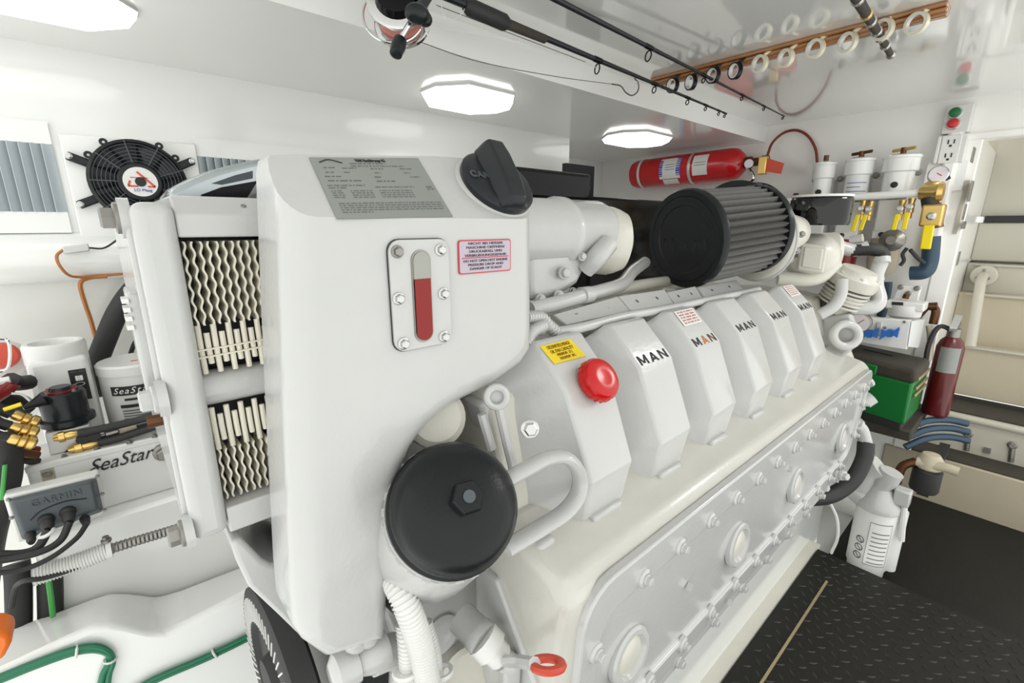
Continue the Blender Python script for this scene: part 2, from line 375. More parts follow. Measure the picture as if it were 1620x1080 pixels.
for an in (122, 147, 60, 38, 222):
    d = V((math.cos(R(an)), 0, math.sin(R(an)))); MB().torus(fc + d * (fr + .004) + V((0, .008, 0)), ax, .0055, .0028, 14, 6).build('lug', 'satin', fan)
def vent(x0, x1, z0, z1, label, n):
    vt = thing('wall_vent', label, 'vent', ((x0 + x1) / 2, YW, z0), 'aluminium wall vents')
    MB().bx(x0, x1, YW - .006, YW + .001, z0, z1).build('back_panel', 'slatdark', vt)
    for a in ((x0 - .0, x1 + .0, z1, z1 + .045), (x0 - .0, x1 + .0, z0 - .045, z0)):
        MB().bx(a[0], a[1], YW - .012, YW, a[2], a[3]).build('frame', 'gel', vt)
    for i in range(n):
        x = x0 + (x1 - x0) * (i + .5) / n; wd = (x1 - x0) / n
        MB().obox((x, YW - .012, (z0 + z1) / 2), (wd * .95, .012, 0), (.0012, -.0012, 0), (0, 0, z1 - z0)).build('slat', 'slat', vt)
zt, zb = P(50, 227, y=YW).z, P(50, 335, y=YW).z
vent(-.32, P(100, 280, y=YW).x - .006, zb, zt, 'aluminium slatted wall vent at the left edge beside the fan', 16)
vent(P(311, 250, y=YW).x, .62, zb, zt, 'aluminium slatted wall vent behind the header tank', 22)
# orange wire and connector on the wall ledge
w1 = thing('wire_connector', 'grey inline wire connector with orange and black leads on the white ledge', 'connector', P(120, 394, y=1.42))
a, b = P(100, 396, y=1.42), P(141, 391, y=1.42); MB().obox((a + b) / 2, b - a, (0, .014, 0), (0, 0, .016)).build('housing', 'alu', w1, bevel=.002)
MB().tube([P(141, 392, y=1.42), P(165, 392, y=1.42), P(190, 376, y=1.40)], .0022, 6).build('black_lead', 'rubber', w1)
MB().tube([P(100, 395, y=1.42), P(90, 404, y=1.415), P(93, 418, y=1.41), P(107, 434, y=1.42), P(125, 438, y=1.44), P(160, 436, y=1.45), P(215, 431, y=1.45)], .003, 6).build('orange_lead', 'copper', w1)
tag(MB().tube([P(170, 437, y=1.45), P(140, 440, y=1.45), P(127, 450, y=1.45), P(135, 482, y=1.46), P(143, 505, y=1.465), P(153, 540, y=1.47)], .0045, 7).build('orange_cable', 'copper'), 'orange cable dropping down the hull wall below the ledge', 'cable')
tag(MB().tube([P(250, 430, y=1.36), P(214, 455, y=1.38), P(187, 492, y=1.39), P(168, 535, y=1.40), P(152, 580, y=1.40), P(147, 625, y=1.40)], .021, 14).build('black_hose', 'rubber'), 'thick black hose curving down behind the white pump unit', 'hose')
tag(MB().tube([P(226, 522, y=1.4), P(212, 545, y=1.4), P(204, 570, y=1.4), P(200, 590, y=1.4)], .005, 7).build('black_cable', 'rubber'), 'thin black cable behind the round white reservoir', 'cable')
# ------------------------------------------------------------ left shelf, engine-bed stringers
zsh = P(230, 800, y=1.08).z
struct(MB().bx(P(30, 800, y=1.08).x, 1.5, 1.08, YW + .03, -.3, zsh).build('trim_11', 'gel', bevel=.008))
ft = [P(u, v, y=.93) for u, v in ((-260, 1200), (0, 1060), (92, 1015), (140, 993), (167, 986), (195, 989), (230, 998), (263, 1000), (300, 982), (383, 938), (420, 918))] 
bk = [P(u, v, y=1.07) for u, v in ((-200, 1070), (0, 998), (108, 960), (145, 946), (175, 937), (205, 937), (230, 940), (250, 942), (290, 930), (377, 897), (410, 884))]
ft.append(ft[-1] + V((1.3, 0, 0))); bk.append(bk[-1] + V((1.3, 0, 0)))
mb = MB(); rs = []
for f, b in zip(ft, bk):
    rs.append([V((f.x, .93, -.3)), f, V((b.x, 1.072, b.z)), V((b.x, 1.072, -.3))])
mb.rings(rs); struct(mb.build('trim_12', 'gel', bevel=.012, seg=3, angle=60))
struct(MB().bx(.15, 1.7, .335, .44, -.3, .17).build('trim_13', 'gel', bevel=.008))
struct(MB().bx(.15, 1.60, .303, .345, -.3, -.004).build('trim_14', 'cream', bevel=.004))
# green cables and ties on the stringer face
gc = thing('green_cable', 'pair of green cables looping over the white engine bed', 'cable', P(150, 1025, y=.92))
for k, dv in enumerate((0, 6)):
    MB().tube([P(-60, 1092 + dv, y=.921), P(0, 1070 + dv, y=.921), P(60, 1046 + dv, y=.921), P(115, 1027 + dv, y=.921), P(150, 1022 + dv, y=.921), P(172, 1031 + dv * .6, y=.921), P(178 - dv, 1048, y=.921), P(172 - dv * 1.6, 1068, y=.921), P(168 - dv * 2, 1100, y=.921)], .0048, 8).build('strand', 'gcable', gc)
for u, v in ((121, 1027), (174, 1040)): 
    MB().torus(P(u, v + 3, y=.921), (1, 0, -.25) if u < 150 else (.2, 0, 1), .0085, .002, 12, 5).build('cable_tie', 'plastic', gc)
gc2 = thing('green_cable', 'straight green cable pair running up to the black fan wheel', 'cable', P(330, 1038, y=.92))
for dv in (0, 5): MB().tube([P(190, 1108 + dv, y=.921), P(240, 1075 + dv, y=.921), P(330, 1036 + dv, y=.921), P(400, 1002 + dv, y=.921), P(430, 990, y=.921)], .0042, 8).build('strand', 'gcable', gc2)
MB().torus(P(340, 1033, y=.921), (1, 0, .4), .0085, .002, 12, 5).build('cable_tie', 'plastic', gc2)
tag(MB().prism([P(u, v, y=.86) for u, v in ((-60, 1000), (2, 1001), (17, 1005), (18, 1018), (4, 1046), (-60, 1046))], (0, .05, 0)).build('float_switch', 'orange', bevel=.006), 'bright orange plastic piece lying on the white engine bed', 'plastic part')
# black lagged hoses dropping through the shelf front
for u, lab in ((29, 'left black lagged hose dropping behind the engine bed'), (79, 'right black lagged hose dropping behind the engine bed')):
    tag(MB().tube([P(u - 3, 890, y=1.085), P(u, 915, y=1.075), P(u + 1, 960, y=1.074), P(u + 1, 1000, y=1.074)], .0175, 14).build('lagged_hose', 'rubber'), lab, 'hose', 'lagged hoses')
tag(MB().tube([P(75, 905, y=1.045), P(80, 940, y=1.038), P(84, 975, y=1.038)], .0042, 7).build('green_wire', 'gwire'), 'bright green wire between the black lagged hoses', 'wire')
tag(MB().tube([P(2, 690, y=1.10), P(6, 730, y=1.10), P(2, 770, y=1.10), P(-20, 850, y=1.12), P(-36, 960, y=1.13)], .024, 14).build('black_hose', 'rubber'), 'black hose at the left edge behind the slate grey module', 'hose')
tag(MB().tube([P(8, 735, y=1.07), P(3, 790, y=1.066)], .003, 7).build('green_wire', 'gwire'), 'bright green wire on the black hose at the left edge', 'wire')
# corrugated conduit
cd = thing('corrugated_conduit', 'corrugated conduit sweeping down from the cooler bolt below the module', 'conduit', P(170, 870, y=1.0))
MB().corr([P(292, 832, y=1.0), P(250, 845, y=1.0), P(210, 857, y=1.0), P(172, 869, y=1.0)], .0095, .006).build('grey_section', 'dsteel', cd)
MB().corr([P(168, 871, y=1.0), P(130, 886, y=1.0), P(90, 900, y=1.0), P(52, 912, y=1.0)], .016, .004, 14).build('white_section', 'plastic', cd)
MB().tube([P(172, 874, y=.998), P(120, 898, y=.99), P(70, 914, y=.985), P(40, 918, y=.99), P(25, 928, y=1.02), P(18, 960, y=1.04)], .004, 7).build('edge_trim', 'rubber', cd)
a, b = P(168, 870, y=1.0), P(177, 867, y=1.0); MB().cyl(a, b, .0165).build('clamp', 'plastic', cd); bolt(P(168, 854, y=1.0), (0, 0, 1), .006, cd, 'dsteel')
# ------------------------------------------------------------ hydraulic pump box
yb = 1.12; a, b = P(39, 741, y=yb), P(168, 776, y=yb)
hb = thing('hydraulic_pump_box', 'low white hydraulic pump box with black script lettering on the shelf', 'pump box', V((-.05, yb + .07, zsh)))
MB().bx(a.x, .24, yb, yb + .105, zsh + .0, a.z).build('case', 'plastic', hb, bevel=.004)
MB().bx(a.x - .001, .241, yb - .001, yb + .106, a.z - .012, a.z + .002).build('lid', 'plastic', hb, bevel=.003)
text('SeaStar', P(190, 728, y=yb - .002), (1, 0, .0), (0, 0, 1), .026, 'ink', hb, shear=.45, width=.100)
MB().tube([P(137, 749, y=yb - .001), P(150, 740, y=yb - .001), P(163, 738, y=yb - .001)], .0012, 5).build('flourish', 'ink', hb)
q = [P(62, 742, y=yb), P(85, 737, y=yb), P(90, 760, y=yb), P(69, 766, y=yb)]; decal('yellowed_tape', q, 'tan', hb); bolt(P(75, 749, y=yb - .001), (0, -1, 0), .006, hb, 'dsteel')
bolt(P(258, 715, y=yb - .004), (0, -1, 0), .014, hb, 'dsteel')
for u, v in ((50, 733), (102, 722), (154, 710), (205, 700), (245, 690)): bolt(P(u, v, z=a.z + .002), (0, 0, 1), .004, hb, 'dsteel')
zbx = a.z + .002
mf = thing('valve_manifold', 'aluminium hydraulic manifold block with brass fittings on the pump box', 'manifold', V((-.10, 1.17, zbx)))
a, b = P(70, 687, y=1.15), P(141, 672, y=1.15)
MB().bx(a.x, b.x, 1.15, 1.21, zbx, a.z).build('block', 'alu', mf, bevel=.002)
for (u0, v0, u1, v1) in ((84, 694, 124, 685), (108, 712, 156, 700)):
    p, q2 = P(u0, v0, y=1.138), P(u1, v1, y=1.138); d = q2 - p
    MB().lathe(p, d, [(.005, 0), (.007, d.length * .2), (.010, d.length * .22), (.010, d.length * .45), (.007, d.length * .47), (.008, d.length * .7), (.005, d.length)], 10).build('brass_fitting', 'brass', mf)
for u, v in ((92, 679), (108, 674)): bolt(P(u, v, z=a.z), (0, 0, 1), .006, mf, 'rubber')
MB().lathe(P(111, 716, y=1.149), (0, -1, 0), [(.008, 0), (.008, .001)], 14).build('port', 'rubber', mf)
for u, v in ((130, 694), (150, 690)): MB().lathe(P(u, v, y=1.14), (0, -1, 0), [(.009, 0), (.009, .006)], 14).build('port', 'rubber', mf)
mt = thing('pump_motor', 'black pump motor with red top ring and cone nozzle on the manifold', 'motor', V((P(98, 670, y=1.19).x, 1.19, a.z)))
bt = P(99, 672, y=1.19); tp = P(96, 618, y=1.19); bt = V((tp.x, tp.y, a.z + .004)); hh = tp.z - bt.z
MB().lathe(bt, (0, 0, 1), [(.041, 0), (.041, .01), (.034, .012), (.034, hh - .004), (.031, hh)], 28).build('body', 'satin', mt)
MB().lathe(bt + V((0, 0, hh)), (0, 0, 1), [(.024, 0), (.024, .003), (.018, .003)], 24).build('red_ring', 'wine', mt)
MB().lathe(bt + V((0, 0, hh + .003)), (0, 0, 1), [(.017, 0), (.015, .006)], 20).build('cap', 'satin', mt)
p, q2 = P(68, 632, y=1.16), P(37, 646, y=1.15); MB().cyl(p, q2, .012, .003).build('nozzle', 'black', mt)
for i in range(4):
    an = R(45 + 90 * i); bolt(bt + V((math.cos(an) * .027, math.sin(an) * .027, hh)), (0, 0, 1), .003, mt, 'dsteel')
for i, (u0, v0, lab) in enumerate(((10, 652, 'top'), (0, 672, 'middle'), (-6, 690, 'bottom'))):
    ht = thing('brass_hose_end', f'{lab} of the three brass hose ends by the black motor', 'hose fitting', P(50, 675 + 14 * i, y=1.12), 'brass hose ends')
    p, q2 = P(18 + i * -3, 655 + 19 * i, y=1.12 - .018 * i), P(62 - 2 * i, 670 + 16 * i, y=1.12 - .018 * i); d = q2 - p; L = d.length
    MB().lathe(p, d, [(.007, 0), (.0085, .1 * L), (.0085, .35 * L), (.007, .37 * L), (.0105, .42 * L), (.0105, .6 * L), (.008, .62 * L), (.0115, .7 * L), (.0115, .9 * L), (.006, L)], 10).build('brass_end', 'brass', ht)
    MB().tube([p, p - d * .5 + V((0, 0, .004)), p - d * 1.1 + V((0, 0, .03))], .009, 8).build('hose', 'rubber', ht)
def hose(name, lab, pts, r, m='rubber', cat='hose', n=10, group=None): return tag(MB().tube(pts, r, n).build(name, m), lab, cat, group)
hose('hydraulic_hose', 'upper black hydraulic hose running right from the manifold', [P(124, 686, y=1.136), P(170, 676, y=1.134), P(220, 664, y=1.13), P(262, 652, y=1.12), P(300, 640, y=1.12)], .0075)
hose('hydraulic_hose', 'lower black hydraulic hose running right from the manifold', [P(156, 700, y=1.134), P(190, 692, y=1.13), P(240, 676, y=1.125), P(300, 660, y=1.12)], .0075)
cn = thing('hose_coupling', 'steel hose coupling with a pale sleeve on the pump box', 'coupling', P(180, 683, y=1.15))
a, b = P(145, 693, y=1.15), P(187, 681, y=1.15); MB().lathe(a, b - a, [(.007, 0), (.007, .02), (.011, .022), (.011, .04), (.008, .042), (.010, (b - a).length)], 10).build('body', 'dsteel', cn)
a, b = P(187, 686, y=1.15), P(217, 676, y=1.15); MB().cyl(a, b, .0085).build('sleeve', 'tan', cn)
MB().tube([b, P(250, 668, y=1.15), P(290, 664, y=1.15)], .006).build('hose', 'rubber', cn)
# white pump unit, reservoir
y0 = 1.24; pu = thing('pump_unit', 'tall white control box with round top collar and black label', 'control box', V((-.10, 1.3, zsh)))
q = [P(38, 576, y=y0), P(137, 561, y=y0), P(152, 685, y=y0), P(62, 700, y=y0)]
zt = (q[0].z + q[1].z) / 2; xl, xr = q[0].x, q[1].x
MB().bx(xl, xr, y0, y0 + .10, zsh, zt).build('case', 'plastic', pu, bevel=.01, seg=3)
ctr = V(((xl + xr) / 2 - .002, y0 + .05, zt - .002)); MB().lathe(ctr, (0, 0, 1), [(.048, -.01), (.048, .024), (.045, .029), (.038, .029), (.035, .025), (.035, .004)], 36, (False, True)).build('collar', 'plastic', pu)
q = [P(107, 586, y=y0), P(135, 582, y=y0), P(145, 630, y=y0), P(118, 635, y=y0)]
q[2] = V((q[1].x, y0, q[2].z)); q[3] = V((q[0].x, y0, q[2].z)); q[0].z = q[1].z = (q[0].z + q[1].z) / 2
dl = decal('black_label', q, 'ink', pu)
print_lines(q, [(.1, .4, .06, .02), (.6, .9, .06, .02)] + [(.3, .8, .66 + .05 * k, .02) for k in range(5)], 'inkg', dl)
fs = [[bil(q, u, v) + V((0, -.0014, 0)) for u, v in ((a, .2), (b, .2), (b, .36), (a, .36))] for a, b in ((.32, .46), (.48, .56), (.58, .74))]
poly_mesh('pictogram', fs, 'whiteink', dl); MB().torus(bil(q, .5, .47) + V((0, -.001, 0)), (0, 1, 0), .007, .0006, 20, 4, sx=1, sy=.5).build('oval_mark', 'whiteink', dl)
rv = thing('fluid_reservoir', 'round white fluid reservoir with black lettered label beside the control box', 'reservoir', V((P(205, 660, y=1.29).x, 1.29, zsh)))
lft, rgt = P(155, 600, y=1.29), P(250, 600, y=1.29); rr = .064; cx = lft.x + rr; ztop = P(205, 578, y=1.24).z
MB().lathe((cx, 1.29, zsh), (0, 0, 1), [(rr * .94, 0), (rr * .97, .06), (rr, ztop - zsh - .02), (rr, ztop - zsh - .02)], 40).build('body', 'plastic', rv)
MB().lathe((cx, 1.29, ztop - .02), (0, 0, 1), [(rr * 1.03, 0), (rr * 1.03, .018), (rr * .97, .022)], 40).build('lid', 'plastic', rv)
MB().obox((cx + .01, 1.27, ztop + .0025), (.03, .0, 0), (0, .003, 0), (0, 0, .001)).build('red_mark', 'inkr', rv)
def wrap(c, r, a0, a1, z0, z1, m, parent, name, n=14, lift=.0008):
    mb = MB(); mb.rings([[V((c[0] + (r + lift) * math.cos(a0 + (a1 - a0) * i / n), c[1] + (r + lift) * math.sin(a0 + (a1 - a0) * i / n), z)) for i in range(n + 1)] for z in (z0, z1)], closed=False)
    return mb.build(name, m, parent)
def wraptext(body, c, r, a, z, h, m, parent, step, shear=.3, lift=.0014):
    n = len(body)
    for i, ch in enumerate(body):
        if ch == ' ': continue
        an = a + (i - (n - 1) / 2) * step; nn = V((math.cos(an), math.sin(an), 0)); xd = V((-nn.y, nn.x, 0))
        text(ch, V((c[0], c[1], z)) + nn * (r + lift), xd, (0, 0, 1), h, m, parent, shear=shear, ext=.0002)
cc = (cx, 1.29); a0 = -math.pi / 2 - .25
z1 = ztop - .035
wrap(cc, rr, a0 - .55, a0 + .75, z1 - .026, z1 - .006, 'ink', rv, 'label_band'); wraptext('SeaStar', cc, rr, a0 + .05, z1 - .016, .013, 'whiteink', rv, .155, .4)
wrap(cc, rr, a0 - .2, a0 + .75, z1 - .038, z1 - .033, 'ink', rv, 'label_band'); wrap(cc, rr, a0 - .35, a0 + .95, z1 - .054, z1 - .047, 'ink', rv, 'label_band')
for k in range(6): wrap(cc, rr, a0 - .32, a0 + .9, z1 - .062 - .006 * k, z1 - .0595 - .006 * k, 'inkg', rv, 'label_line')
# slate grey network module on the shelf face
y0 = 1.03; nm = thing('network_module', 'slate grey network module with four round plugs on the shelf front', 'module', P(90, 805, y=1.05))
q = [P(4, 786, y=y0 + .02), P(157, 750, y=y0 + .02), P(167, 815, y=y0 + .02), P(27, 860, y=y0 + .02)]
MB().prism(q, (0, .03, 0)).build('mounting_plate', 'plastic', nm, bevel=.004)
q = [P(12, 789, y=y0 + .022), P(153, 754, y=y0 + .022), P(165, 808, y=y0 + .022), P(35, 856, y=y0 + .022)]
q2 = [P(16, 794, y=y0 - .01), P(146, 762, y=y0 - .01), P(156, 806, y=y0 - .01), P(37, 845, y=y0 - .01)]
body = MB().rings([q, q2]).build('body', 'grey', nm, bevel=.004)
n = V((0, -1, 0)); xd = (q2[1] - q2[0]).normalized(); yd = (q2[0] - q2[3]).normalized()
text('GARMIN', bil(q2, .52, .22) + n * .0008, xd, yd, .011, 'grey', nm, space=1.15, ext=.0012, width=.06)
MB().tube([bil(q2, .14, .66) + n * .0005, bil(q2, .3, .48) + n * .001, bil(q2, .6, .40) + n * .001, bil(q2, .88, .50) + n * .0005], .0011, 5).build('ridge', 'satin', nm)
plugs = [(48, 845, 50, 858, .006), (73, 820, 76, 838, .009), (107, 808, 110, 826, .009), (134, 820, 137, 829, .006)]
for u0, v0, u1, v1, r in plugs:
    p, p2 = P(u0, v0, y=y0 - .008), P(u1, v1, y=y0 - .035); MB().lathe(p, p2 - p, [(r * 1.2, 0), (r * 1.2, .006), (r, .008), (r, .02), (r * .7, (p2 - p).length)], 14).build('plug', 'rubber', nm)
for u, v in ((13, 790), (18, 819), (154, 753), (162, 781), (165, 806)): bolt(P(u, v, y=y0 + .01), n, .0025, nm, 'dsteel')
for i, (pts, r) in enumerate((([P(76, 838, y=.995), P(60, 865, y=.985), P(30, 876, y=.98), P(-30, 876, y=.98)], .0065), ([P(110, 826, y=.995), P(95, 855, y=.98), P(60, 874, y=.97), P(0, 886, y=.97), P(-40, 886, y=.97)], .0055), ([P(137, 829, y=.998), P(120, 852, y=.98), P(80, 882, y=.965), P(30, 902, y=.96), P(-40, 908, y=.96)], .004))):
    hose('network_cable', 'black cable from the %s plug of the slate grey module' % ('second', 'third', 'fourth')[i], pts, r, cat='cable')
MB().torus(P(74, 843, y=.993), (.3, 0, -1), .009, .003, 14, 6).build('white_ring', 'plastic', nm)
# clutter at the left edge
cl = thing('battery_terminal', 'orange-red round terminal with chrome bail on a white base at the left edge', 'terminal', P(5, 565, y=1.35))
MB().lathe(P(2, 572, y=1.38), (.2, -1, .15), [(.045, 0), (.045, .02), (.036, .03)], 24).build('base', 'plastic', cl)
MB().lathe(P(2, 562, y=1.34), (.2, -1, .15), [(.026, 0), (.026, .02), (.020, .03)], 20).build('red_knob', 'redtag', cl)
MB().tube([P(-4, 535, y=1.30), P(12, 538, y=1.30), P(16, 560, y=1.30), P(12, 582, y=1.30), P(-4, 588, y=1.30)], .003, 6).build('bail', 'chrome', cl)
rc = thing('battery_clamp', 'dark red cable clamp with white strip at the left edge', 'clamp', P(10, 610, y=1.18))
MB().tube([P(-12, 628, y=1.17), P(8, 615, y=1.17), P(20, 605, y=1.17)], .013, 10).build('jaw', 'wine', rc); MB().tube([P(-10, 607, y=1.165), P(6, 602, y=1.165), P(16, 600, y=1.165)], .006, 8).build('strip', 'plastic', rc)
MB().tube([P(16, 601, y=1.18), P(30, 606, y=1.2), P(46, 604, y=1.22)], .014, 10).build('boot', 'rubber', rc)
hose('black_cable', 'thick black cable behind the brass hose ends', [P(-30, 640, y=1.2), P(5, 634, y=1.22), P(28, 638, y=1.24), P(40, 646, y=1.25)], .018, cat='cable')
hose('black_cable', 'upper black cable running behind the red clamp', [P(-30, 618, y=1.26), P(0, 614, y=1.30), P(18, 618, y=1.30)], .014, cat='cable')
hose('yellow_wire', 'short yellow-green wire end above the brass hose ends', [P(6, 648, y=1.1), P(34, 639, y=1.1)], .0035, 'yellow', 'wire')
hose('white_wire', 'thin white wire looping over black cables', [P(18, 622, y=1.16), P(35, 624, y=1.16), P(50, 636, y=1.16)], .002, 'plastic', 'wire')
for i, (v, mm, lab) in enumerate(((712, 'bronze', 'brown'), (722, 'rubber', 'black'), (704, 'wine', 'dark red'))):
    hose('bundled_wire', f'{lab} wire in the tangle below the brass hose ends', [P(-20, v, y=1.1 + .012 * i), P(10, v - 6, y=1.1 + .012 * i), P(36, v + 4, y=1.11 + .012 * i), P(60, v + 8, y=1.12 + .012 * i)], .007, mm, 'wire')
# ------------------------------------------------------------ MARINE ENGINE
eng = thing('marine_engine', 'large white-painted V12 marine diesel engine filling the room', 'engine', (.9, .7, .0))
def E(name, mb, m='engine', **k): return mb.build(name, m, eng, **k)
# block behind the covers
mb = MB(); prof = [(.37, -.37), (.42, -.21), (.47, -.20), (.56, -.20), (.95, -.20), (1.08, -.37), (.98, -.80), (.46, -.80), (.40, -.45)]
mb.prism([Q(.33, y, z) for y, z in prof], (1.31, 0, 0)); E('engine_block', mb, 'cream', bevel=.008)
A, B, Cc, D = (.4166, -.148), (.36, -.2025), (.3155, -.309), (.327, -.372)
nAB = V((0, -(A[1] - B[1]), (A[0] - B[0]))).normalized() ; nAB = nAB if nAB.z > 0 else -nAB
upAB = V((0, A[0] - B[0], A[1] - B[1])).normalized()
nBC = V((0, -(B[1] - Cc[1]), (B[0] - Cc[0]))).normalized(); nBC = nBC if nBC.z > 0 else -nBC
xs = [.452, .610, .773, .944, 1.115, 1.287]; covers = []
nm_ = ((nAB + nBC) / 2).normalized()
for i, xc in enumerate(xs):
    st = [((.455, -.195), nAB, .040), ((.430, -.150), nAB, .0445), (A, nAB, .0455), (B, nm_, .0455), (Cc, nBC, .043), ((.3185, -.322), nBC, .0425), (D, V((0, -1, 0)), .041)]
    hl = [.0, .046, .064, .084, .086, .076, .03]
    mb = MB(); rs = []
    wl = .083 if i else .105
    for (yz, n, hw), dp in zip(st, hl):
        o = Q(xc, *yz)
        rs.append([o + V((-wl, 0, 0)) - n * dp, o + V((-hw - .014, 0, 0)) - n * dp * .40, o + V((-hw, 0, 0)), o + V((hw, 0, 0)), o + V((hw + .014, 0, 0)) - n * dp * .40, o + V((.083, 0, 0)) - n * dp])
    mb.rings(rs); c = mb.build('rocker_cover', 'engine', eng, bevel=.004, seg=3, angle=50); covers.append(c)
    # bottom foot tabs
    MB().bx(xc - .03, xc + .03, .318, .345, H - .385, H - .366).build('foot', 'engine', c, bevel=.004)
    if i:
        p = Q(xc, *B) + upAB * .009
        for ch, dx, mm in (('M', -.0275, 'ink'), ('A', .0, 'copper' if i == 2 else 'ink'), ('N', .0265, 'bronze' if i == 2 else 'ink')): block_letter(ch, p + V((dx, 0, 0)), (1, 0, 0), upAB, .0175 if ch == 'M' else .0155, .0160, .0042, mm, c)
    # bolt bosses in the valleys
    MB().bx(xc + .036, xc + .058, .325, .338, H - .384, H - .3795).build('gasket_gap', 'rust', c)
c1, c3, c6 = covers[0], covers[2], covers[5]
pB = Q(0, *B)
q = [PP(u, v, pB + nAB * .001, nAB) for u, v in ((854, 548), (902, 536), (927, 563), (877, 576))]
decal('yellow_sticker', q, 'sticker', c1); xd = q[1] - q[0]; yd = q[0] - q[3]
for tx, vv, h in (('OELEINFUELLMENGE', .18, .0052), ('OIL PAN CAPACITY', .42, .0052), ('MINIMUM  27 L', .62, .0042), ('MAXIMUM  30 L', .82, .0042)):
    text(tx, bil(q, .5, vv) + nAB * .001, xd, yd, h, 'inkb', c1, ext=.0002, width=.044 if vv < .5 else .03)
p = PP(938, 606, pB, nAB)
capn = (nAB + nBC * .6).normalized()
cap = MB().lathe(p + capn * .002, capn, [(.027, 0), (.029, .004), (.029, .014), (.026, .019), (.018, .0215), (.010, .0205), (0, .0203)], 40).build('oil_filler_cap', 'redcap', c1)
for i in range(20):
    an = 2 * math.pi * i / 20; x, y, a = frame(capn); MB().cyl(p + capn * .004 + (x * math.cos(an) + y * math.sin(an)) * .0285, p + capn * .014 + (x * math.cos(an) + y * math.sin(an)) * .0285, .0012, n=6).build('grip_rib', 'redcap', c1)
bolt(P(838, 678, y=.345), (-.5, -.75, .3), .0085, c1, 'steel')
for cv, xc in ((c3, xs[2]), (c6, xs[5])):
    t = Q(xc, *A) + nAB * .0012; q = [t + V((-.03, 0, 0)) - upAB * .004, t + V((.032, 0, 0)) - upAB * .004, t + V((.032, 0, 0)) - upAB * .036, t + V((-.03, 0, 0)) - upAB * .036]
    st = decal('warning_sticker', q, 'label', cv); print_lines(q, [(.08, .92, .08 + .18 * k, .1) for k in range(5)], 'inkp', cv)
# crankcase side casing and its bolted cover plate
X0, X1 = .318, 1.615
mb = MB(); prof = [(.375, -.345), (.325, -.372), (.285, -.382), (.267, -.400), (.287, -.70), (.44, -.72), (.44, -.40)]
rs = []
for x, k in ((X0, .0), (X0 + .012, 1), (X1 - .015, 1), (X1, 0)):
    rs.append([Q(x, y + (.012 if not k and y < .34 else 0), z - (.012 if not k and z > -.41 else 0)) for y, z in prof])
mb.rings(rs); side = E('crankcase_side', mb, 'castcream', bevel=.018, seg=4)
MB().prism([Q(.310, .385, -.44), Q(.310, .30, -.56), Q(.318, .272, -.73), Q(.318, .44, -.75), Q(.318, .44, -.44)], (.03, 0, 0)).build('end_web', 'engine', eng, bevel=.004)
MB().bx(.33, .36, .325, .345, H - .40, H - .365).build('lifting_lug', 'engine', side, bevel=.008, seg=3)
def pl(x, z, off=0):     # cover plate plane, tilted
    y = .267 + (.287 - .267) * ((-.40 - z) / .30); return Q(x, y - off, z)
def rrect(x0, x1, z0, z1, r, n=5):
    o = []
    for cx_, cz, a in ((x1 - r, z1 - r, 0), (x0 + r, z1 - r, 90), (x0 + r, z0 + r, 180), (x1 - r, z0 + r, 270)):
        for k in range(n + 1): t = R(a + 90 * k / n); o.append((cx_ + r * math.cos(t), cz + r * math.sin(t)))
    return o
ol = rrect(.335, 1.600, -.705, -.392, .05)
il = rrect(.372, 1.568, -.662, -.446, .034)
MB().rings([[pl(x, z, -.004) for x, z in ol], [pl(x, z, .010) for x, z in ol], [pl(x, z, .010) for x, z in il], [pl(x, z, .004) for x, z in il]]).build('cover_plate', 'engine', side, bevel=.003, angle=50)
bx_ = [P(u, v, y=.265).x for u, v in ((1012, 908), (1070, 858), (1117, 820), (1158, 788), (1193, 757), (1225, 728))]
dxx = (bx_[-1] - bx_[0]) / 5
ctop = [(bx_[0] + dxx * k, -.4335) for k in range(0, 13) if bx_[0] + dxx * k < 1.57]
cbot = [(bx_[0] + .07 + dxx * 1.1 * k, -.672) for k in range(0, 12) if bx_[0] + .07 + dxx * 1.1 * k < 1.57]
for x, z in ctop + cbot + [(.363, -.49), (.363, -.60), (1.58, -.50), (1.58, -.60)]:
    p = pl(x, z, .007); MB().lathe(p, (0, -1, .05), [(.014, 0), (.0125, .006), (.010, .0075)], 16).build('bolt_boss', 'engine', side); bolt(p + V((0, -.008, 0)), (0, -1, .05), .0062, side)
for x in [P(u, v, y=.275).x for u, v in ((990, 1030), (1163, 853), (1255, 765), (1330, 685))]:
    p = pl(x, -.562, .008); nn = V((0, -1, .066)).normalized()
    wn = MB().lathe(p, nn, [(.041, -.004), (.041, .004), (.038, .007), (.031, .007), (.028, .001), (0, .001)], 36).build('inspection_window', 'engine', side)
    MB().lathe(p, nn, [(.027, .0005), (.023, .0035), (0, .004)], 28).build('window_disc', 'cream', side)
for u, v in ((1150, 950), (1085, 925), (1245, 740)):
    p = P(u, v, y=.273); MB().obox(p + V((0, -.006, 0)), (.008, 0, .008), (0, .008, 0), (-.002, 0, .002)).build('paint_drip', 'engine', side)
# pan below the flange, feet
MB().prism([Q(.36, .34, -.69), Q(.36, .40, -.86), Q(.36, .9, -.86), Q(.36, .9, -.69)], (1.2, 0, 0)).build('oil_pan', 'engine', eng, bevel=.01)
for x in (.60, 1.30):
    MB().prism([Q(x, .29, -.70), Q(x + .10, .29, -.70), Q(x + .07, .325, -.84), Q(x + .03, .325, -.84)], (0, .05, 0)).build('engine_mount', 'engine', eng, bevel=.004)
MB().bx(.45, 1.55, .283, .31, H - .735, H - .705).build('pan_flange', 'engine', eng, bevel=.004)
for k in range(9): bolt(Q(.5 + k * .125, .282, -.72), (0, -1, 0), .0085, eng)
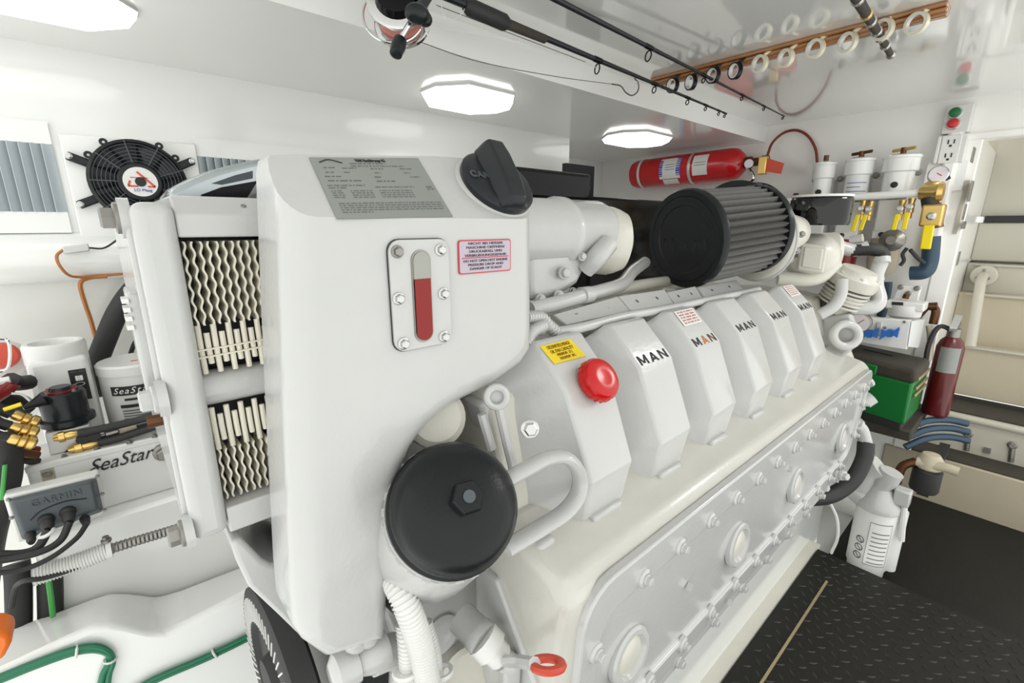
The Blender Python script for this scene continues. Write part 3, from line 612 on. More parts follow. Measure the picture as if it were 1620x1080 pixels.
# ---- header tank
Yt = .40
YB = .48
sil = [(405, 275, YB), (408, 256, YB), (420, 248, .465), (455, 246, .463), (560, 246, .463), (690, 246, .463), (780, 250, .455), (812, 254, .44), (828, 264, .43), (833, 290, .42), (834, 350, .42), (834, 430, .42), (834, 510, .42), (833, 550, .42), (816, 576, .42), (775, 605, .42), (750, 619, .42), (727, 630, .42), (708, 641, .42), (690, 653, .42), (674, 667, .42), (660, 683, .42), (647, 703, .42), (636, 727, .42), (628, 755, .42), (622, 785, .42), (618, 820, .42), (615, 860, .42), (613, 910, .42), (606, 1004, .42), (510, 1034, .42), (468, 994, .435), (447, 955, .455), (437, 915, .475), (432, 880, YB), (430, 840, YB), (424, 720, YB), (418, 600, YB), (411, 430, YB)]
pts = [P(u, v, y=y) for u, v, y in sil]; pts = [(p.x, p.z) for p in pts]
def inset(pts, d):
    n = len(pts); o = []; ar = sum(pts[i][0] * pts[(i + 1) % n][1] - pts[(i + 1) % n][0] * pts[i][1] for i in range(n)); sg = 1 if ar > 0 else -1
    for i in range(n):
        (ax_, az_), (bx2, bz2), (cx2, cz2) = pts[i - 1], pts[i], pts[(i + 1) % n]
        n1 = V((-(bz2 - az_), bx2 - ax_, 0)).normalized(); n2 = V((-(cz2 - bz2), cx2 - bx2, 0)).normalized(); m = (n1 + n2).normalized(); k = d / max(.6, m.dot(n1))
        o.append((bx2 + m.x * k * sg, bz2 + m.y * k * sg))
    return o
RT_ = .026; rs = []
for k in range(7):
    t = math.pi / 2 * k / 6
    rs.append([V((x, Yt + RT_ * (1 - math.sin(t)), z)) for x, z in inset(pts, RT_ * (1 - math.cos(t)))])
rs = rs[::-1]; rs.append([V((x, YB, z)) for x, z in pts]); rs.append([V((x, YB + .004, z)) for x, z in inset(pts, .008)]); rs.append([V((x, YB + .16, z)) for x, z in inset(pts, .034)])
mb = MB(); mb.rings(rs)
bmesh.ops.recalc_face_normals(mb.b, faces=mb.b.faces)
pn = V((0, -1, 1)).normalized(); pc = Q(0, Yt, .006)
r = bmesh.ops.bisect_plane(mb.b, geom=list(mb.b.verts) + list(mb.b.edges) + list(mb.b.faces), plane_co=pc, plane_no=pn, clear_outer=True)
bmesh.ops.holes_fill(mb.b, edges=[e for e in r['geom_cut'] if isinstance(e, bmesh.types.BMEdge)])
tank = mb.build('header_tank', 'engine', eng, bevel=.006, seg=3, angle=45)
fsil = [(364, 857), (381, 851), (398, 868), (416, 886), (428, 893), (438, 893), (470, 900), (520, 960), (520, 1010), (500, 1026), (484, 1016), (440, 973), (394, 930), (374, 888)]
MB().prism([P(u, v, y=.50) for u, v in fsil], (0, .17, 0)).build('fan_shroud', 'engine', eng, bevel=.008, seg=3)
# nameplate on the sloped shoulder
pc2 = pc + pn * .0004
q = [PP(u, v, pc2, pn) for u, v in ((489, 250), (661, 251), (716, 343), (533, 347))]
npl = decal('nameplate', q, 'decal', tank, lift=.001, t=.001)
xd, yd = q[1] - q[0], q[0] - q[3]
text('MAN Nutzfahrzeuge AG', bil(q, .50, .06) + pn * .0013, xd, yd, .0042, 'ink', tank, width=.032, ext=.0002)
rows = [(.3, .62, .10, .022), (.3, .80, .145, .02), (.07, .17, .17, .02), (.22, .34, .18, .02), (.46, .58, .19, .02), (.74, .86, .19, .02), (.07, .14, .25, .02), (.22, .28, .25, .02), (.48, .54, .26, .02), (.76, .82, .26, .02), (.05, .18, .32, .02), (.46, .52, .33, .024), (.8, .9, .33, .02), (.06, .34, .39, .024), (.46, .63, .40, .024), (.04, .34, .47, .02), (.04, .18, .51, .02), (.42, .78, .50, .02), (.9, 1., .5, .026), (.9, 1., .54, .02)]
rows += [(.05, .14, .56 + .035 * k, .018) for k in range(4)] + [(.2, .38, .56 + .035 * k, .018) for k in range(4)] + [(.44, .74, .56 + .035 * k, .018) for k in range(4)]
rows += [(.06, .96, .76 + .035 * k, .018) for k in range(4)] + [(.06, .3, .90, .018)]
print_lines(q, [(u0, min(u1, .97), v, h) for u0, u1, v, h in rows], 'inkg', tank)
MB().tube([bil(q, .06, .09) + pn * .0012, bil(q, .14, .045) + pn * .0012, bil(q, .24, .10) + pn * .0012], .0007, 5).build('arc_emblem', 'ink', tank)
# black filler cap
pcap = PP(783, 296, pc, pn); ax = (pn + V((.0, -.05, .0))).normalized()
fcap = MB().lathe(pcap, ax, [(.043, -.004), (.046, .0), (.046, .009), (.042, .013), (.036, .014), (0, .016)], 44).build('filler_cap', 'satin', tank)
MB().lathe(pcap - ax * .006, ax, [(.050, 0), (.050, .006), (.046, .009)], 44).build('filler_neck', 'engine', tank)
d = (P(770, 255, y=.44) - P(800, 335, y=.40)); d = (d - ax * d.dot(ax)).normalized(); e = ax.cross(d)
rs = []
for t, hw, hh in ((-.046, .012, .016), (-.042, .015, .026), (-.02, .017, .031), (.02, .017, .034), (.040, .015, .034), (.046, .012, .024)):
    o = pcap + d * t; rs.append([o + e * hw * 1.25 + ax * .010, o + e * hw * .7 + ax * hh, o - e * hw * .7 + ax * hh, o - e * hw * 1.25 + ax * .010])
MB().rings(rs).build('grip_bar', 'satin', tank, bevel=.005, seg=3)
for k, dx in enumerate((-.026,)):
    cen = pcap + e * (-.029 if e.x > 0 else .029) + ax * .0155; xx = (e if e.x > 0 else -e)
    text('CAN', cen - d * 0.002, xx, d, .009, 'grey', tank, ext=.0006)
# sight-glass plate
yf = Yt - .001
def tp(u, v, off=0): return P(u, v, y=yf - off)
gl = [tp(u, v) for u, v in ((612, 383), (705, 374), (714, 541), (622, 556))]
x0, x1, z1, z0 = (gl[0].x + gl[3].x) / 2, (gl[1].x + gl[2].x) / 2, (gl[0].z + gl[1].z) / 2, (gl[2].z + gl[3].z) / 2
MB().prism([V((x, yf, z)) for x, z in rrect(x0 - .0008, x1 + .0008, z0 - .0008, z1 + .0008, .012)], (0, -.001, 0)).build('gasket', 'ink', tank)
gp = MB().prism([V((x, yf, z)) for x, z in rrect(x0, x1, z0, z1, .0115)], (0, -.004, 0)).build('sight_plate', 'engine', tank, bevel=.0008)
gt, gb = tp(661, 398), tp(668, 536); xm = (gt.x + gb.x) / 2; zl = tp(663, 440).z
MB().prism([V((x, yf - .004, z)) for x, z in rrect(xm - .0105, xm + .0105, gb.z - .002, gt.z + .002, .0102, 8)], (0, -.0012, 0)).build('glass_rim', 'dsteel', tank)
def cut(zlo, zhi): 
    return [(x, min(max(z, zlo), zhi)) for x, z in rrect(xm - .0088, xm + .0088, gb.z, gt.z, .0087, 8)]
MB().prism([V((x, yf - .0045, z)) for x, z in cut(-9, 9)], (0, -.0018, 0)).build('glass_tube', 'glass', tank)
MB().prism([V((x, yf - .0046, z)) for x, z in cut(-9, zl)], (0, -.0022, 0)).build('coolant', 'coolant', tank)
for (u, v), mm in zip(((628, 398), (696, 395), (630, 472), (701, 464), (638, 543), (702, 532)), ('dsteel', 'steel', 'steel', 'steel', 'steel', 'steel')): bolt(tp(u, v, .004), (0, -1, 0), .0049, tank, mm)
q = [tp(u, v, .0) for u, v in ((723, 382), (807, 376), (808, 426), (727, 436))]
x0, x1, z1, z0 = (q[0].x + q[3].x) / 2, (q[1].x + q[2].x) / 2, (q[0].z + q[1].z) / 2, (q[2].z + q[3].z) / 2
MB().prism([V((x, yf + .0006, z)) for x, z in rrect(x0, x1, z0, z1, .003)], (0, -.0012, 0)).build('sticker_border', 'inkr', tank)
MB().prism([V((x, yf + .0003, z)) for x, z in rrect(x0 + .0012, x1 - .0012, z0 + .0012, z1 - .0012, .0025)], (0, -.0012, 0)).build('warning_sticker', 'pink', tank)
zm = z0 + (z1 - z0) * .475
MB().bx(x0 + .004, x1 - .004, yf - .0014, yf, zm - .0005, zm + .0003).build('sticker_rule', 'inkr', tank)
hh = (z1 - z0) / 9.2; xc = (x0 + x1) / 2; wmax = (x1 - x0) * .84
for k, (tx, wf) in enumerate((('NICHT BEI HEISSER', .78), ('MASCHINE OEFFNEN!', .86), ('DRUCKABFALL UND', .74), ('VERBRUEHUNGSGEFAHR', .94))): text(tx, V((xc, yf - .0012, z1 - hh * (1.0 + 1.08 * k))), (1, 0, 0), (0, 0, 1), hh * .66, 'ink', tank, width=wmax * wf, ext=.0002)
for k, (tx, wf) in enumerate((('DO NOT OPEN HOT ENGINE', 1), ('PRESSURE DROP AND', .8), ('DANGER OF SCALD!', .72))): text(tx, V((xc, yf - .0012, zm - hh * (.9 + 1.08 * k))), (1, 0, 0), (0, 0, 1), hh * .66, 'ink', tank, width=wmax * wf, ext=.0002)
# ---- plate cooler left of the tank
Yf = .50
def fp(u, v, y=Yf): return P(u, v, y=y)
xl, xr = fp(200, 315).x, fp(285, 380).x; zt, zb = fp(200, 318).z, fp(310, 862).z
ck = MB().bx(xl, xr, Yf, Yf + .36, zb, zt).build('cooler', 'engine', eng, bevel=.010, seg=4)
MB().bx(xl - .004, xl + .004, Yf + .015, Yf + .36, zb + .01, zt - .006).build('end_flange', 'engine', ck, bevel=.003)
MB().bx(xl - .012, xl, Yf + .03, Yf + .10, fp(215, 640).z, fp(210, 470).z).build('side_rail', 'engine', ck, bevel=.003)
for k in range(4): MB().bx(xl - .016, xl - .011, Yf + .028, Yf + .05, fp(215, 478).z - .004 - k * .008, fp(215, 478).z - k * .008).build('rail_tab', 'plastic', ck)
for (u, v), y in (((190, 345), Yf + .03), ((262, 628), Yf + .01), ((292, 842), Yf + .01)):
    p = P(u, v, y=y); p = V((xl + .002, y, p.z))
    MB().cyl(p, p + V((-.008, 0, 0)), .017, n=20).build('bolt_boss', 'engine', ck); bolt(p + V((-.008, 0, 0)), (-1, 0, 0), .0105, ck, 'dsteel' if v != 628 else 'engine')
p = P(262, 662, y=Yf + .03); MB().cyl(V((xl, p.y, p.z)), V((xl - .016, p.y, p.z)), .006, n=8).build('stud', 'bronze', ck)
MB().prism([V((xl - .003, Yf + .02, fp(0, 0).z * 0 + P(270, 650, y=Yf).z)), V((xl - .003, Yf + .035, P(270, 650, y=Yf).z)), V((xl - .003, Yf + .035, P(290, 740, y=Yf).z)), V((xl - .003, Yf + .02, P(290, 740, y=Yf).z))], (.004, 0, 0)).build('stay', 'engine', ck)
XE = .165
zz = lambda u, v, y=Yf: P(u, v, y=y).z
MB().rings([[Q(x, Yf + .012, 0) * 1, Q(x, Yf + .012, 0)] for x in (0, 1)], closed=False) if False else None
ty0, ty1 = Yf + .006, Yf + .055
za, zb_, zc_ = zz(330, 375, ty0), zz(330, 340, ty0), P(330, 313, y=ty1).z
MB().prism([V((xr, ty0, za)), V((xr, ty0, zb_)), V((xr, ty0 + .02, zc_)), V((xr, Yf + .34, zc_)), V((xr, Yf + .34, za))], (XE - xr, 0, 0)).build('top_bar', 'engine', ck, bevel=.002)
bolt(P(385, 330, y=ty0 + .012), (0, -.6, .8), .003, ck, 'dsteel')
zm1, zm2 = zz(370, 590, Yf + .02), zz(370, 632, Yf + .02)
MB().cyl(V((xr, Yf + .034, (zm1 + zm2) / 2)), V((XE, Yf + .034, (zm1 + zm2) / 2)), (zm1 - zm2) / 2 + .004, n=24).build('middle_tube', 'engine', ck)
zb1, zb2 = zz(395, 795), zz(395, 835)
MB().bx(xr, XE, Yf + .004, Yf + .34, zb2, zb1).build('bottom_bar', 'engine', ck, bevel=.002)
MB().bx(xr, XE, Yf + .05, Yf + .33, zb2, za).build('core', 'rubber', ck)
pit = .0064; nF = 18
for i in range(nF):
    xc = xr + .004 + i * pit
    for (z1, z0, ph) in ((za - .004, zm1 + .004, 0), (zm2 - .004, zb1 + .003, 1)):
        zc = z1 + (z0 - z1) * (.62 if ph == 0 else .45)
        # plate: wavy upper half, straight tubes lower half, staggered
        n = 44; rs = []
        zA, zB = (z1, zc) if ph == 0 else (zc, z0)
        for k in range(n + 1):
            t = k / n; z = zA + (zB - zA) * t; dx = .0010 * math.sin(t * (34 if ph == 0 else 22) + (i % 2) * math.pi)
            rs.append([V((xc + dx - .0009, Yf + .018, z)), V((xc + dx + .0009, Yf + .018, z)), V((xc + dx + .0009, Yf + .06, z)), V((xc + dx - .0009, Yf + .06, z))])
        MB().rings(rs).build('fin', 'fin', ck)
        zA, zB = (zc, z0) if ph == 0 else (z1, zc); st = (.008 if i % 2 else 0)
        o = MB(); o.tube([V((xc, Yf + .022, zA - st)), V((xc, Yf + .021, (zA + zB) / 2)), V((xc + .0006, Yf + .022, zB + st * 1.2))], .0026, 8, 5); o.build('fin_tube', 'fin', ck)
for z in (zz(330, 560), zz(330, 572)): MB().cyl((xr, Yf + .018, z), (XE, Yf + .018, z + .004), .0010, n=5).build('tie_wire', 'fin', ck)
# ---- black finned wheel and black guard under the tank
wc = Q(.098, .615, -.635)
whl = MB().lathe(wc, (-1, -.04, 0), [(.125, -.02), (.135, -.015), (.135, .012), (.125, .016), (.085, .016), (.08, .008), (.04, .008), (.035, .02), (0, .02)], 48).build('belt_wheel', 'rubber', eng)
for i in range(60):
    an = 2 * math.pi * i / 60; x, y, a = frame(V((-1, -.04, 0))); d = x * math.cos(an) + y * math.sin(an); e = a.cross(d)
    MB().obox(wc + a * .0163 + d * .105, d * .034, e * .0024, a * .0016).build('wheel_fin', 'plastic', whl)
MB().bx(.15, .44, .52, .9, H - .95, H - .52).build('front_housing', 'satin', eng, bevel=.02, seg=3)  # black housing, lengthened to stand in for shade in the gaps ahead
MB().cyl(Q(.20, .50, -.72), Q(.24, .56, -.78), .05, n=24).build('pulley', 'gloss', eng)
MB().cyl(Q(.16, .52, -.86), Q(.30, .50, -.90), .045, n=24).build('pulley', 'satin', eng)
# ---- oil filter
oc = P(721, 800, y=.347); oa = V((-.25, -.74, .616)).normalized()
oa = (-FW * .80 + RT * .36 + UP * .47).normalized()
lid = MB().lathe(oc - oa * .012, oa, [(.0655, -.012), (.068, -.008), (.068, .002), (.0655, .004), (.0655, .014), (.063, .018), (.063, .024), (.056, .033), (.042, .041), (.022, .0455), (0, .0465)], 56).build('oil_filter_lid', 'black', eng)
hx_ = oc + oa * .032; MB().lathe(hx_, oa, [(.0165, 0), (.0165, .013), (.0150, .015)], 6).build('hex_nut', 'black', lid); MB().lathe(hx_, oa, [(.006, .014), (.006, .017)], 18).build('nut_stud', 'grey', lid)
dn = -oa
hs = MB().lathe(oc - oa * .020, (dn - UP * .12 - RT * .05).normalized(), [(.066, 0), (.0685, .001), (.0685, .012), (.066, .016), (.072, .05), (.076, .10), (.070, .13), (.03, .15)], 48).build('oil_filter_housing', 'engine', eng)
x, y, a = frame(oa)
for i in range(26):
    an = 2 * math.pi * i / 26; d = x * math.cos(an) + y * math.sin(an); MB().obox(oc - oa * .027 + d * .0685, d * .003, a.cross(d) * .008, a * .006).build('housing_rib', 'engine', hs)
# D-shaped handle
hp = [P(800, 868, y=.335), P(850, 838, y=.33), P(893, 810, y=.322), P(915, 780, y=.32), P(916, 748, y=.32), P(897, 724, y=.322), P(868, 724, y=.33), P(832, 742, y=.335), P(800, 760, y=.34)]
MB().tube(hp, .0125, 10, 8, flat=.6).build('lifting_handle', 'engine', eng)
# front-end web, eye and stays near cover 1
p = P(786, 628, y=.385); MB().torus(p, (-.5, -.8, .2), .0115, .0042, 24, 8).build('lifting_eye', 'engine', eng); MB().lathe(p, (-.5, -.8, .2), [(.010, -.012), (.010, -.004)], 16).build('lifting_eye_hub', 'engine', eng)
MB().tube([P(790, 645, y=.385), P(800, 690, y=.375), P(812, 740, y=.365)], .006, 8).build('stay_rod', 'engine', eng)
MB().tube([P(762, 655, y=.40), P(778, 710, y=.39)], .006, 8).build('stay_rod', 'engine', eng)
MB().prism([P(u, v, y=.51) for u, v in ((700, 640), (790, 590), (850, 545), (870, 640), (850, 760), (800, 900), (740, 960), (630, 960), (620, 800), (640, 690))], (0, .10, 0)).build('front_cover', 'engine', eng, bevel=.01)
MB().lathe(P(690, 660, y=.43), (-.3, -.8, .4), [(.035, -.03), (.035, .0), (.028, .006)], 28).build('front_boss', 'cream', eng)
MB().prism([P(u, v, y=.42) for u, v in ((760, 640), (798, 628), (812, 740), (795, 760))], (0, .04, 0)).build('front_web', 'engine', eng, bevel=.006)
# front lower castings, elbows and hoses
MB().prism([P(u, v, y=.455) for u, v in ((640, 930), (765, 890), (800, 960), (770, 1000), (700, 1040), (640, 1050), (612, 980))], (0, .1, 0)).build('oil_module', 'engine', eng, bevel=.012, seg=3)
MB().lathe(P(698, 1004, y=.45), (0, -1, .1), [(.028, -.006), (.028, .002), (.021, .004), (.013, .002), (0, .0)], 28).build('module_boss', 'engine', eng)
a, b, c = P(738, 985, y=.40), P(766, 1012, y=.37), P(795, 1042, y=.35)
MB().lathe(a, b - a, [(.020, -.01), (.020, .018), (.0215, .02), (.0215, (b - a).length)], 24).build('elbow', 'engine', eng)
MB().lathe(b, c - b, [(.0225, -.004), (.0225, .014), (.017, .016), (.017, .028), (.014, (c - b).length)], 12).build('elbow_nut', 'plastic', eng)
MB().tube([c, P(806, 1052, y=.345), P(806, 1085, y=.35)], .014, 12).build('elbow_outlet', 'engine', eng)
MB().tube([P(798, 1046, y=.345), P(820, 1046, y=.30), P(846, 1050, y=.268)], .007, 8).build('valve_stem', 'engine', eng)
q = P(866, 1051, y=.262); MB().torus(q, UP * .97 + FW * .22, .0125, .0045, 26, 8, sx=1.2, sy=1.2).build('red_handle', 'redhandle', eng)
MB().lathe(P(745, 1075, y=.42), (-.2, -.8, .3), [(.045, -.03), (.045, 0), (.038, .003), (.034, -.01), (0, -.012)], 36).build('pulley', 'cream', eng)
a, b = P(540, 1060, y=.43), P(608, 1020, y=.43)
MB().lathe(a, b - a, [(.012, -.012), (.020, -.006), (.021, .016), (.017, .018), (.022, .03), (.022, (b - a).length)], 20).build('front_elbow', 'engine', eng)
MB().tube([P(590, 1040, y=.43), P(620, 1030, y=.43), P(640, 1045, y=.43), P(640, 1090, y=.43)], .02, 12).build('front_elbow', 'engine', eng)
for u, v in ((562, 1014), (580, 1006)): MB().lathe(P(u, v, y=.42), (-.3, -.5, .7), [(.012, -.01), (.012, .008), (.008, .016), (.003, .017)], 14).build('front_plug', 'engine', eng)
MB().corr([P(575, 810, y=.50), P(610, 888, y=.43), P(634, 937, y=.388), P(652, 980, y=.372), P(668, 1030, y=.37), P(680, 1100, y=.37)], .0145, .0042, 14).build('corrugated_hose', 'plastic', eng)
MB().corr([P(640, 985, y=.40), P(645, 1030, y=.39), P(648, 1110, y=.385)], .011, .0042, 12).build('corrugated_hose', 'plastic', eng)
MB().corr([P(672, 985, y=.405), P(685, 1030, y=.395), P(694, 1110, y=.385)], .0095, .0042, 12).build('corrugated_hose', 'plastic', eng)
for u, v in ((636, 1062), (692, 1062)): MB().torus(P(u + 6, v, y=.385), (.1, .2, 1), .0125, .003, 18, 6).build('hose_clip', 'plastic', eng)
MB().lathe(P(628, 950, y=.42), (0, -1, .2), [(.012, -.01), (.012, .01)], 12).build('sensor', 'dsteel', eng)
# ---- thermostat housing, elbow, black lids
tc_ = Q(.42, .56, -.014)
MB().lathe(tc_, (1, 0, 0), [(.054, 0), (.056, .02), (.056, .16), (.060, .165), (.060, .18), (.056, .19), (.056, .27), (.050, .29)], 36).build('thermostat_housing', 'engine', eng)
MB().prism([P(u, v, y=.52) for u, v in ((836, 345), (900, 330), (960, 345), (968, 395), (930, 420), (916, 450), (880, 472), (838, 478))], (0, .08, 0)).build('thermostat_body', 'engine', eng, bevel=.012, seg=3)
MB().lathe(P(972, 382, y=.55), (.80, -.5, -.05), [(.05, -.08), (.062, -.05), (.064, -.015), (.060, .0), (.054, .014), (.03, .026), (0, .029)], 36).build('elbow_cover', 'cream', eng)
MB().tube([P(925, 425, y=.52), P(945, 405, y=.50), P(962, 385, y=.50)], .018, 12).build('elbow_neck', 'engine', eng)
for u, v, r in ((893, 432, .009), (884, 468, .0075), (855, 474, .0075), (921, 406, .006), (960, 405, .005)): bolt(P(u, v, y=.51), (-.35, -.9, .15), r, eng)
bolt(P(906, 460, y=.51), (-.35, -.9, .15), .005, eng, 'dsteel')
MB().bx(P(812, 300, y=.66).x, P(936, 300, y=.66).x, .66, .80, P(870, 316, y=.66).z, P(870, 268, y=.66).z).build('black_lid', 'gloss', eng, bevel=.008, seg=3)
MB().bx(P(840, 300, y=.67).x, P(925, 300, y=.67).x, .67, .78, P(870, 335, y=.67).z, P(870, 316, y=.67).z).build('lid_seat', 'engine', eng, bevel=.003)
MB().bx(P(935, 330, y=.92).x, P(1075, 330, y=.92).x, .92, 1.05, H - .2, P(980, 313, y=.92).z).build('black_manifold', 'gloss', eng, bevel=.01)
MB().bx(P(895, 280, y=1.3).x, P(940, 280, y=1.3).x, 1.3, 1.32, H - .1, P(930, 262, y=1.3).z).build('dark_bracket', 'satin', eng)
# black glossy hood behind the cooler
rs = []
for yy, dz in ((.84, 0), (.85, .004), (.90, .006), (1.0, .0)):
    top = [P(u, v, y=.84) + V((0, 0, dz)) for u, v in ((268, 306), (285, 296), (305, 286), (325, 278), (345, 271), (370, 264), (395, 258), (420, 254))]
    rs.append([V((p.x, yy, p.z)) for p in top] + [V((top[-1].x, yy, P(400, 330, y=.84).z)), V((top[0].x, yy, P(400, 330, y=.84).z))])
MB().rings(rs).build('charge_air_hood', 'hood', eng, bevel=.006, seg=3)
MB().prism([P(u, v, y=.838) for u, v in ((318, 308), (350, 296), (412, 285), (412, 315), (318, 315))], (0, .004, 0)).build('hood_seal', 'gloss', eng)
MB().prism([P(u, v, y=.838) for u, v in ((335, 290), (372, 277), (400, 270), (400, 282), (352, 292))], (0, .004, 0)).build('hood_window', 'grey', eng)
# pipes and wire channel in the V
MB().tube([P(838, 490, y=.50), P(880, 480, y=.50), P(922, 468, y=.50)], .0125, 12).build('coolant_pipe', 'engine', eng)
MB().tube([P(922, 468, y=.51), P(960, 458, y=.52), P(985, 448, y=.54), P(1000, 430, y=.58), P(1020, 415, y=.62)], .0135, 12).build('coolant_pipe', 'engine', eng)
MB().cyl(P(919, 468, y=.50), P(932, 466, y=.502), .015).build('pipe_clamp', 'engine', eng)
chn = [((875, 497), (977, 468), (997, 491), (897, 513)), ((979, 468), (1051, 457), (1066, 480), (999, 491)), ((1054, 462), (1100, 452), (1112, 472), (1069, 480)), ((1104, 454), (1165, 442), (1176, 458), (1116, 471))]
for qd in chn:
    yb_ = .485; yf_ = .46
    q = [P(*qd[0], y=yb_), P(*qd[1], y=yb_), P(*qd[2], y=yf_), P(*qd[3], y=yf_)]
    n = facing(q[0], q[1], q[2]); o = MB().prism(q, -n * .008).build('wire_channel', 'engine', eng, bevel=.002)
    for u in (.25, .7):
        for k in (-.012, .012): 
            c = bil(q, u + k, .5) + n * .0006; MB().obox(c, (q[2] - q[1]).normalized() * .006 + (q[1] - q[0]).normalized() * .003, (q[1] - q[0]).normalized() * .0012, n * .0006).build('slot', 'ink', o)
MB().corr([P(832, 502, y=.45), P(855, 502, y=.45), P(868, 515, y=.445), P(880, 525, y=.442)], .0095, .005, 12).build('corrugated_loom', 'engine', eng)
MB().corr([P(832, 545, y=.43), P(842, 525, y=.435), P(860, 515, y=.44)], .009, .005, 12).build('corrugated_loom', 'engine', eng)
MB().tube([P(876, 526, y=.442), P(920, 518, y=.44), P(990, 500, y=.44), P(1060, 487, y=.44), P(1130, 472, y=.44), P(1200, 458, y=.44)], .0075, 10).build('wire_loom', 'engine', eng)
MB().ball(P(852, 520, y=.445), .012, (1, 1, .8)).build('loom_junction', 'engine', eng)
for k in range(7): MB().bx(.62 + k * .085, .66 + k * .085, .50, .62, H - .19, H - .165 + (k % 2) * .012).build('injector_bracket', 'cream', eng, bevel=.006)
MB().tube([Q(.6, .60, -.15), Q(.9, .58, -.13), Q(1.3, .60, -.14), Q(1.55, .56, -.12)], .012, 10).build('fuel_rail', 'cream', eng)
# ---- air filters
def air_filter(cc, ad, L, r, rear, front_only=False):
    ad = ad.normalized(); x, y, a = frame(ad); n = 38; k = 2 * n
    rs = []
    for h in (0.006, L):
        rr_ = r * .965 if h < .1 else rear
        rs.append([cc + ad * h + (x * math.cos(2 * math.pi * i / (k * 2)) + y * math.sin(2 * math.pi * i / (k * 2))) * rr_ * (1, .94, .86, .94)[i % 4] for i in range(k * 2)])
    el = MB().rings(rs).build('air_filter', 'filt', eng, angle=25)
    MB().lathe(cc + ad * .014, -ad, [(r * 1.0, 0), (r * 1.0, .010), (r * .97, .0165), (r * .86, .0165), (r * .855, .0150), (r * .845, .0165), (r * .68, .0162), (r * .665, .014), (0, .014)], 64, (False, True)).build('end_cap', 'black', el)
    MB().lathe(cc + ad * (L - .008), ad, [(rear * 1.005, 0), (rear * 1.02, .004), (rear * 1.02, .016), (rear * .9, .018)], 56).build('rear_rim', 'black', el)
    return el
fcx = P(1082, 379, y=.54); fad = V((math.cos(R(-14)), math.sin(R(-14)), .09)).normalized()
af = air_filter(fcx, fad, .225, .110, .103)
xx = fad.cross(V((0, 0, 1))).normalized() ; xx = xx if xx.dot(RT) > 0 else -xx; yy = xx.cross(-fad)
yy = yy if yy.z > 0 else -yy
for ch, dx in (('M', -.045), ('A', 0), ('N', .045)): block_letter(ch, fcx + fad * .0012 - yy * .012 + xx * dx, xx, yy, .026, .027, .006, 'satin', af, .0018)
fr_ = fcx + fad * .235 + V((0, 0, -.022))
MB().lathe(fr_, fad, [(.095, 0), (.103, .006), (.105, .014), (.103, .022), (.085, .028), (.055, .045), (.05, .09), (.05, .13), (.04, .17), (.03, .18)], 48).build('turbo_housing', 'cream', eng)
MB().torus(fr_ + fad * .012, fad, .104, .004, 56, 8).build('clamp_band', 'engine', eng)
for k in range(3):
    p = fr_ + fad * .012 + (V((0, -.8, -.45)) if k == 0 else V((0, -.9, -.25)) if k == 1 else V((0, -.95, .1))) * .107; bolt(p, (-.7, -.6, .2), .006, eng, 'dsteel')
f2 = P(1160, 346, y=.82); air_filter(f2, V((math.cos(R(8)), math.sin(R(8)), .05)), .24, .142, .135)
# raised patch on the turbo housing
vc = P(1285, 408, x=1.54); ve = (EYE - vc).normalized(); vr = ve.cross(V((0, 0, 1))).normalized(); vu = vr.cross(ve)
MB().obox(vc + ve * .080, vr * .062 + vu * .008, vu * .075, ve * .016).build('housing_pad', 'cream', eng, bevel=.006, seg=3)
MB().obox(vc + ve * .086, vr * .046 + vu * .006, vu * .057, ve * .012).build('pad_panel', 'cream', eng, bevel=.004, seg=2)
# turbine side, chrome heat collar
ch = P(1294, 356, x=1.50); MB().lathe(ch, (0, 0, 1), [(.070, 0), (.073, .008), (.073, .066), (.070, .072), (.05, .074)], 40).build('heat_collar', 'darkchrome', eng)
MB().lathe(ch + V((0, 0, .073)), (0, 0, 1), [(.072, 0), (.072, .006)], 36).build('collar_top', 'plastic', eng)
MB().ball(P(1285, 408, x=1.54), .078, (1, .9, .9), 20).build('turbine_volute', 'cream', eng)
MB().lathe(P(1318, 400, x=1.62), (.5, -.85, 0), [(.055, -.08), (.06, 0), (.05, .012), (0, .014)], 30).build('turbine_cover', 'cream', eng)
MB().tube([P(1230, 440, x=1.45), P(1290, 440, x=1.5), P(1322, 415, x=1.55)], .02, 10).build('oil_return_pipe', 'cream', eng)
MB().obox(P(1262, 402, x=1.42), (.012, 0, .012), (0, .008, 0), (-.006, 0, .006)).build('clamp_screw', 'dsteel', eng)
# ---- aft-end air compressor and pipes
cxp = P(1338, 462, x=1.62); ca = V((-.05, -.35, .93)).normalized()
MB().lathe(cxp - ca * .06, ca, [(.040, 0), (.040, .03), (.046, .035)] + [(r_, .038 + .006 * k) for k in range(5) for r_ in (.054, .054)] , 30).build('compressor_body', 'cream', eng)
for k in range(5): MB().lathe(cxp - ca * .035 + ca * .011 * k, ca, [(.058, 0), (.059, .003), (.058, .006)], 32).build('cooling_fin', 'cream', eng)
MB().lathe(cxp + ca * .022, ca, [(.062, 0), (.064, .01), (.064, .03), (.050, .038), (.045, .05), (.02, .056)], 32).build('compressor_head', 'cream', eng)
for i in range(6):
    an = 2 * math.pi * i / 6; x, y, a = frame(ca); bolt(cxp + ca * .052 + (x * math.cos(an) + y * math.sin(an)) * .052, ca, .007, eng, 'cream')
MB().tube([P(1332, 442, x=1.55), P(1330, 465, x=1.54), P(1318, 485, x=1.52), P(1296, 498, x=1.5)], .016, 12).build('compressor_pipe', 'engine', eng)
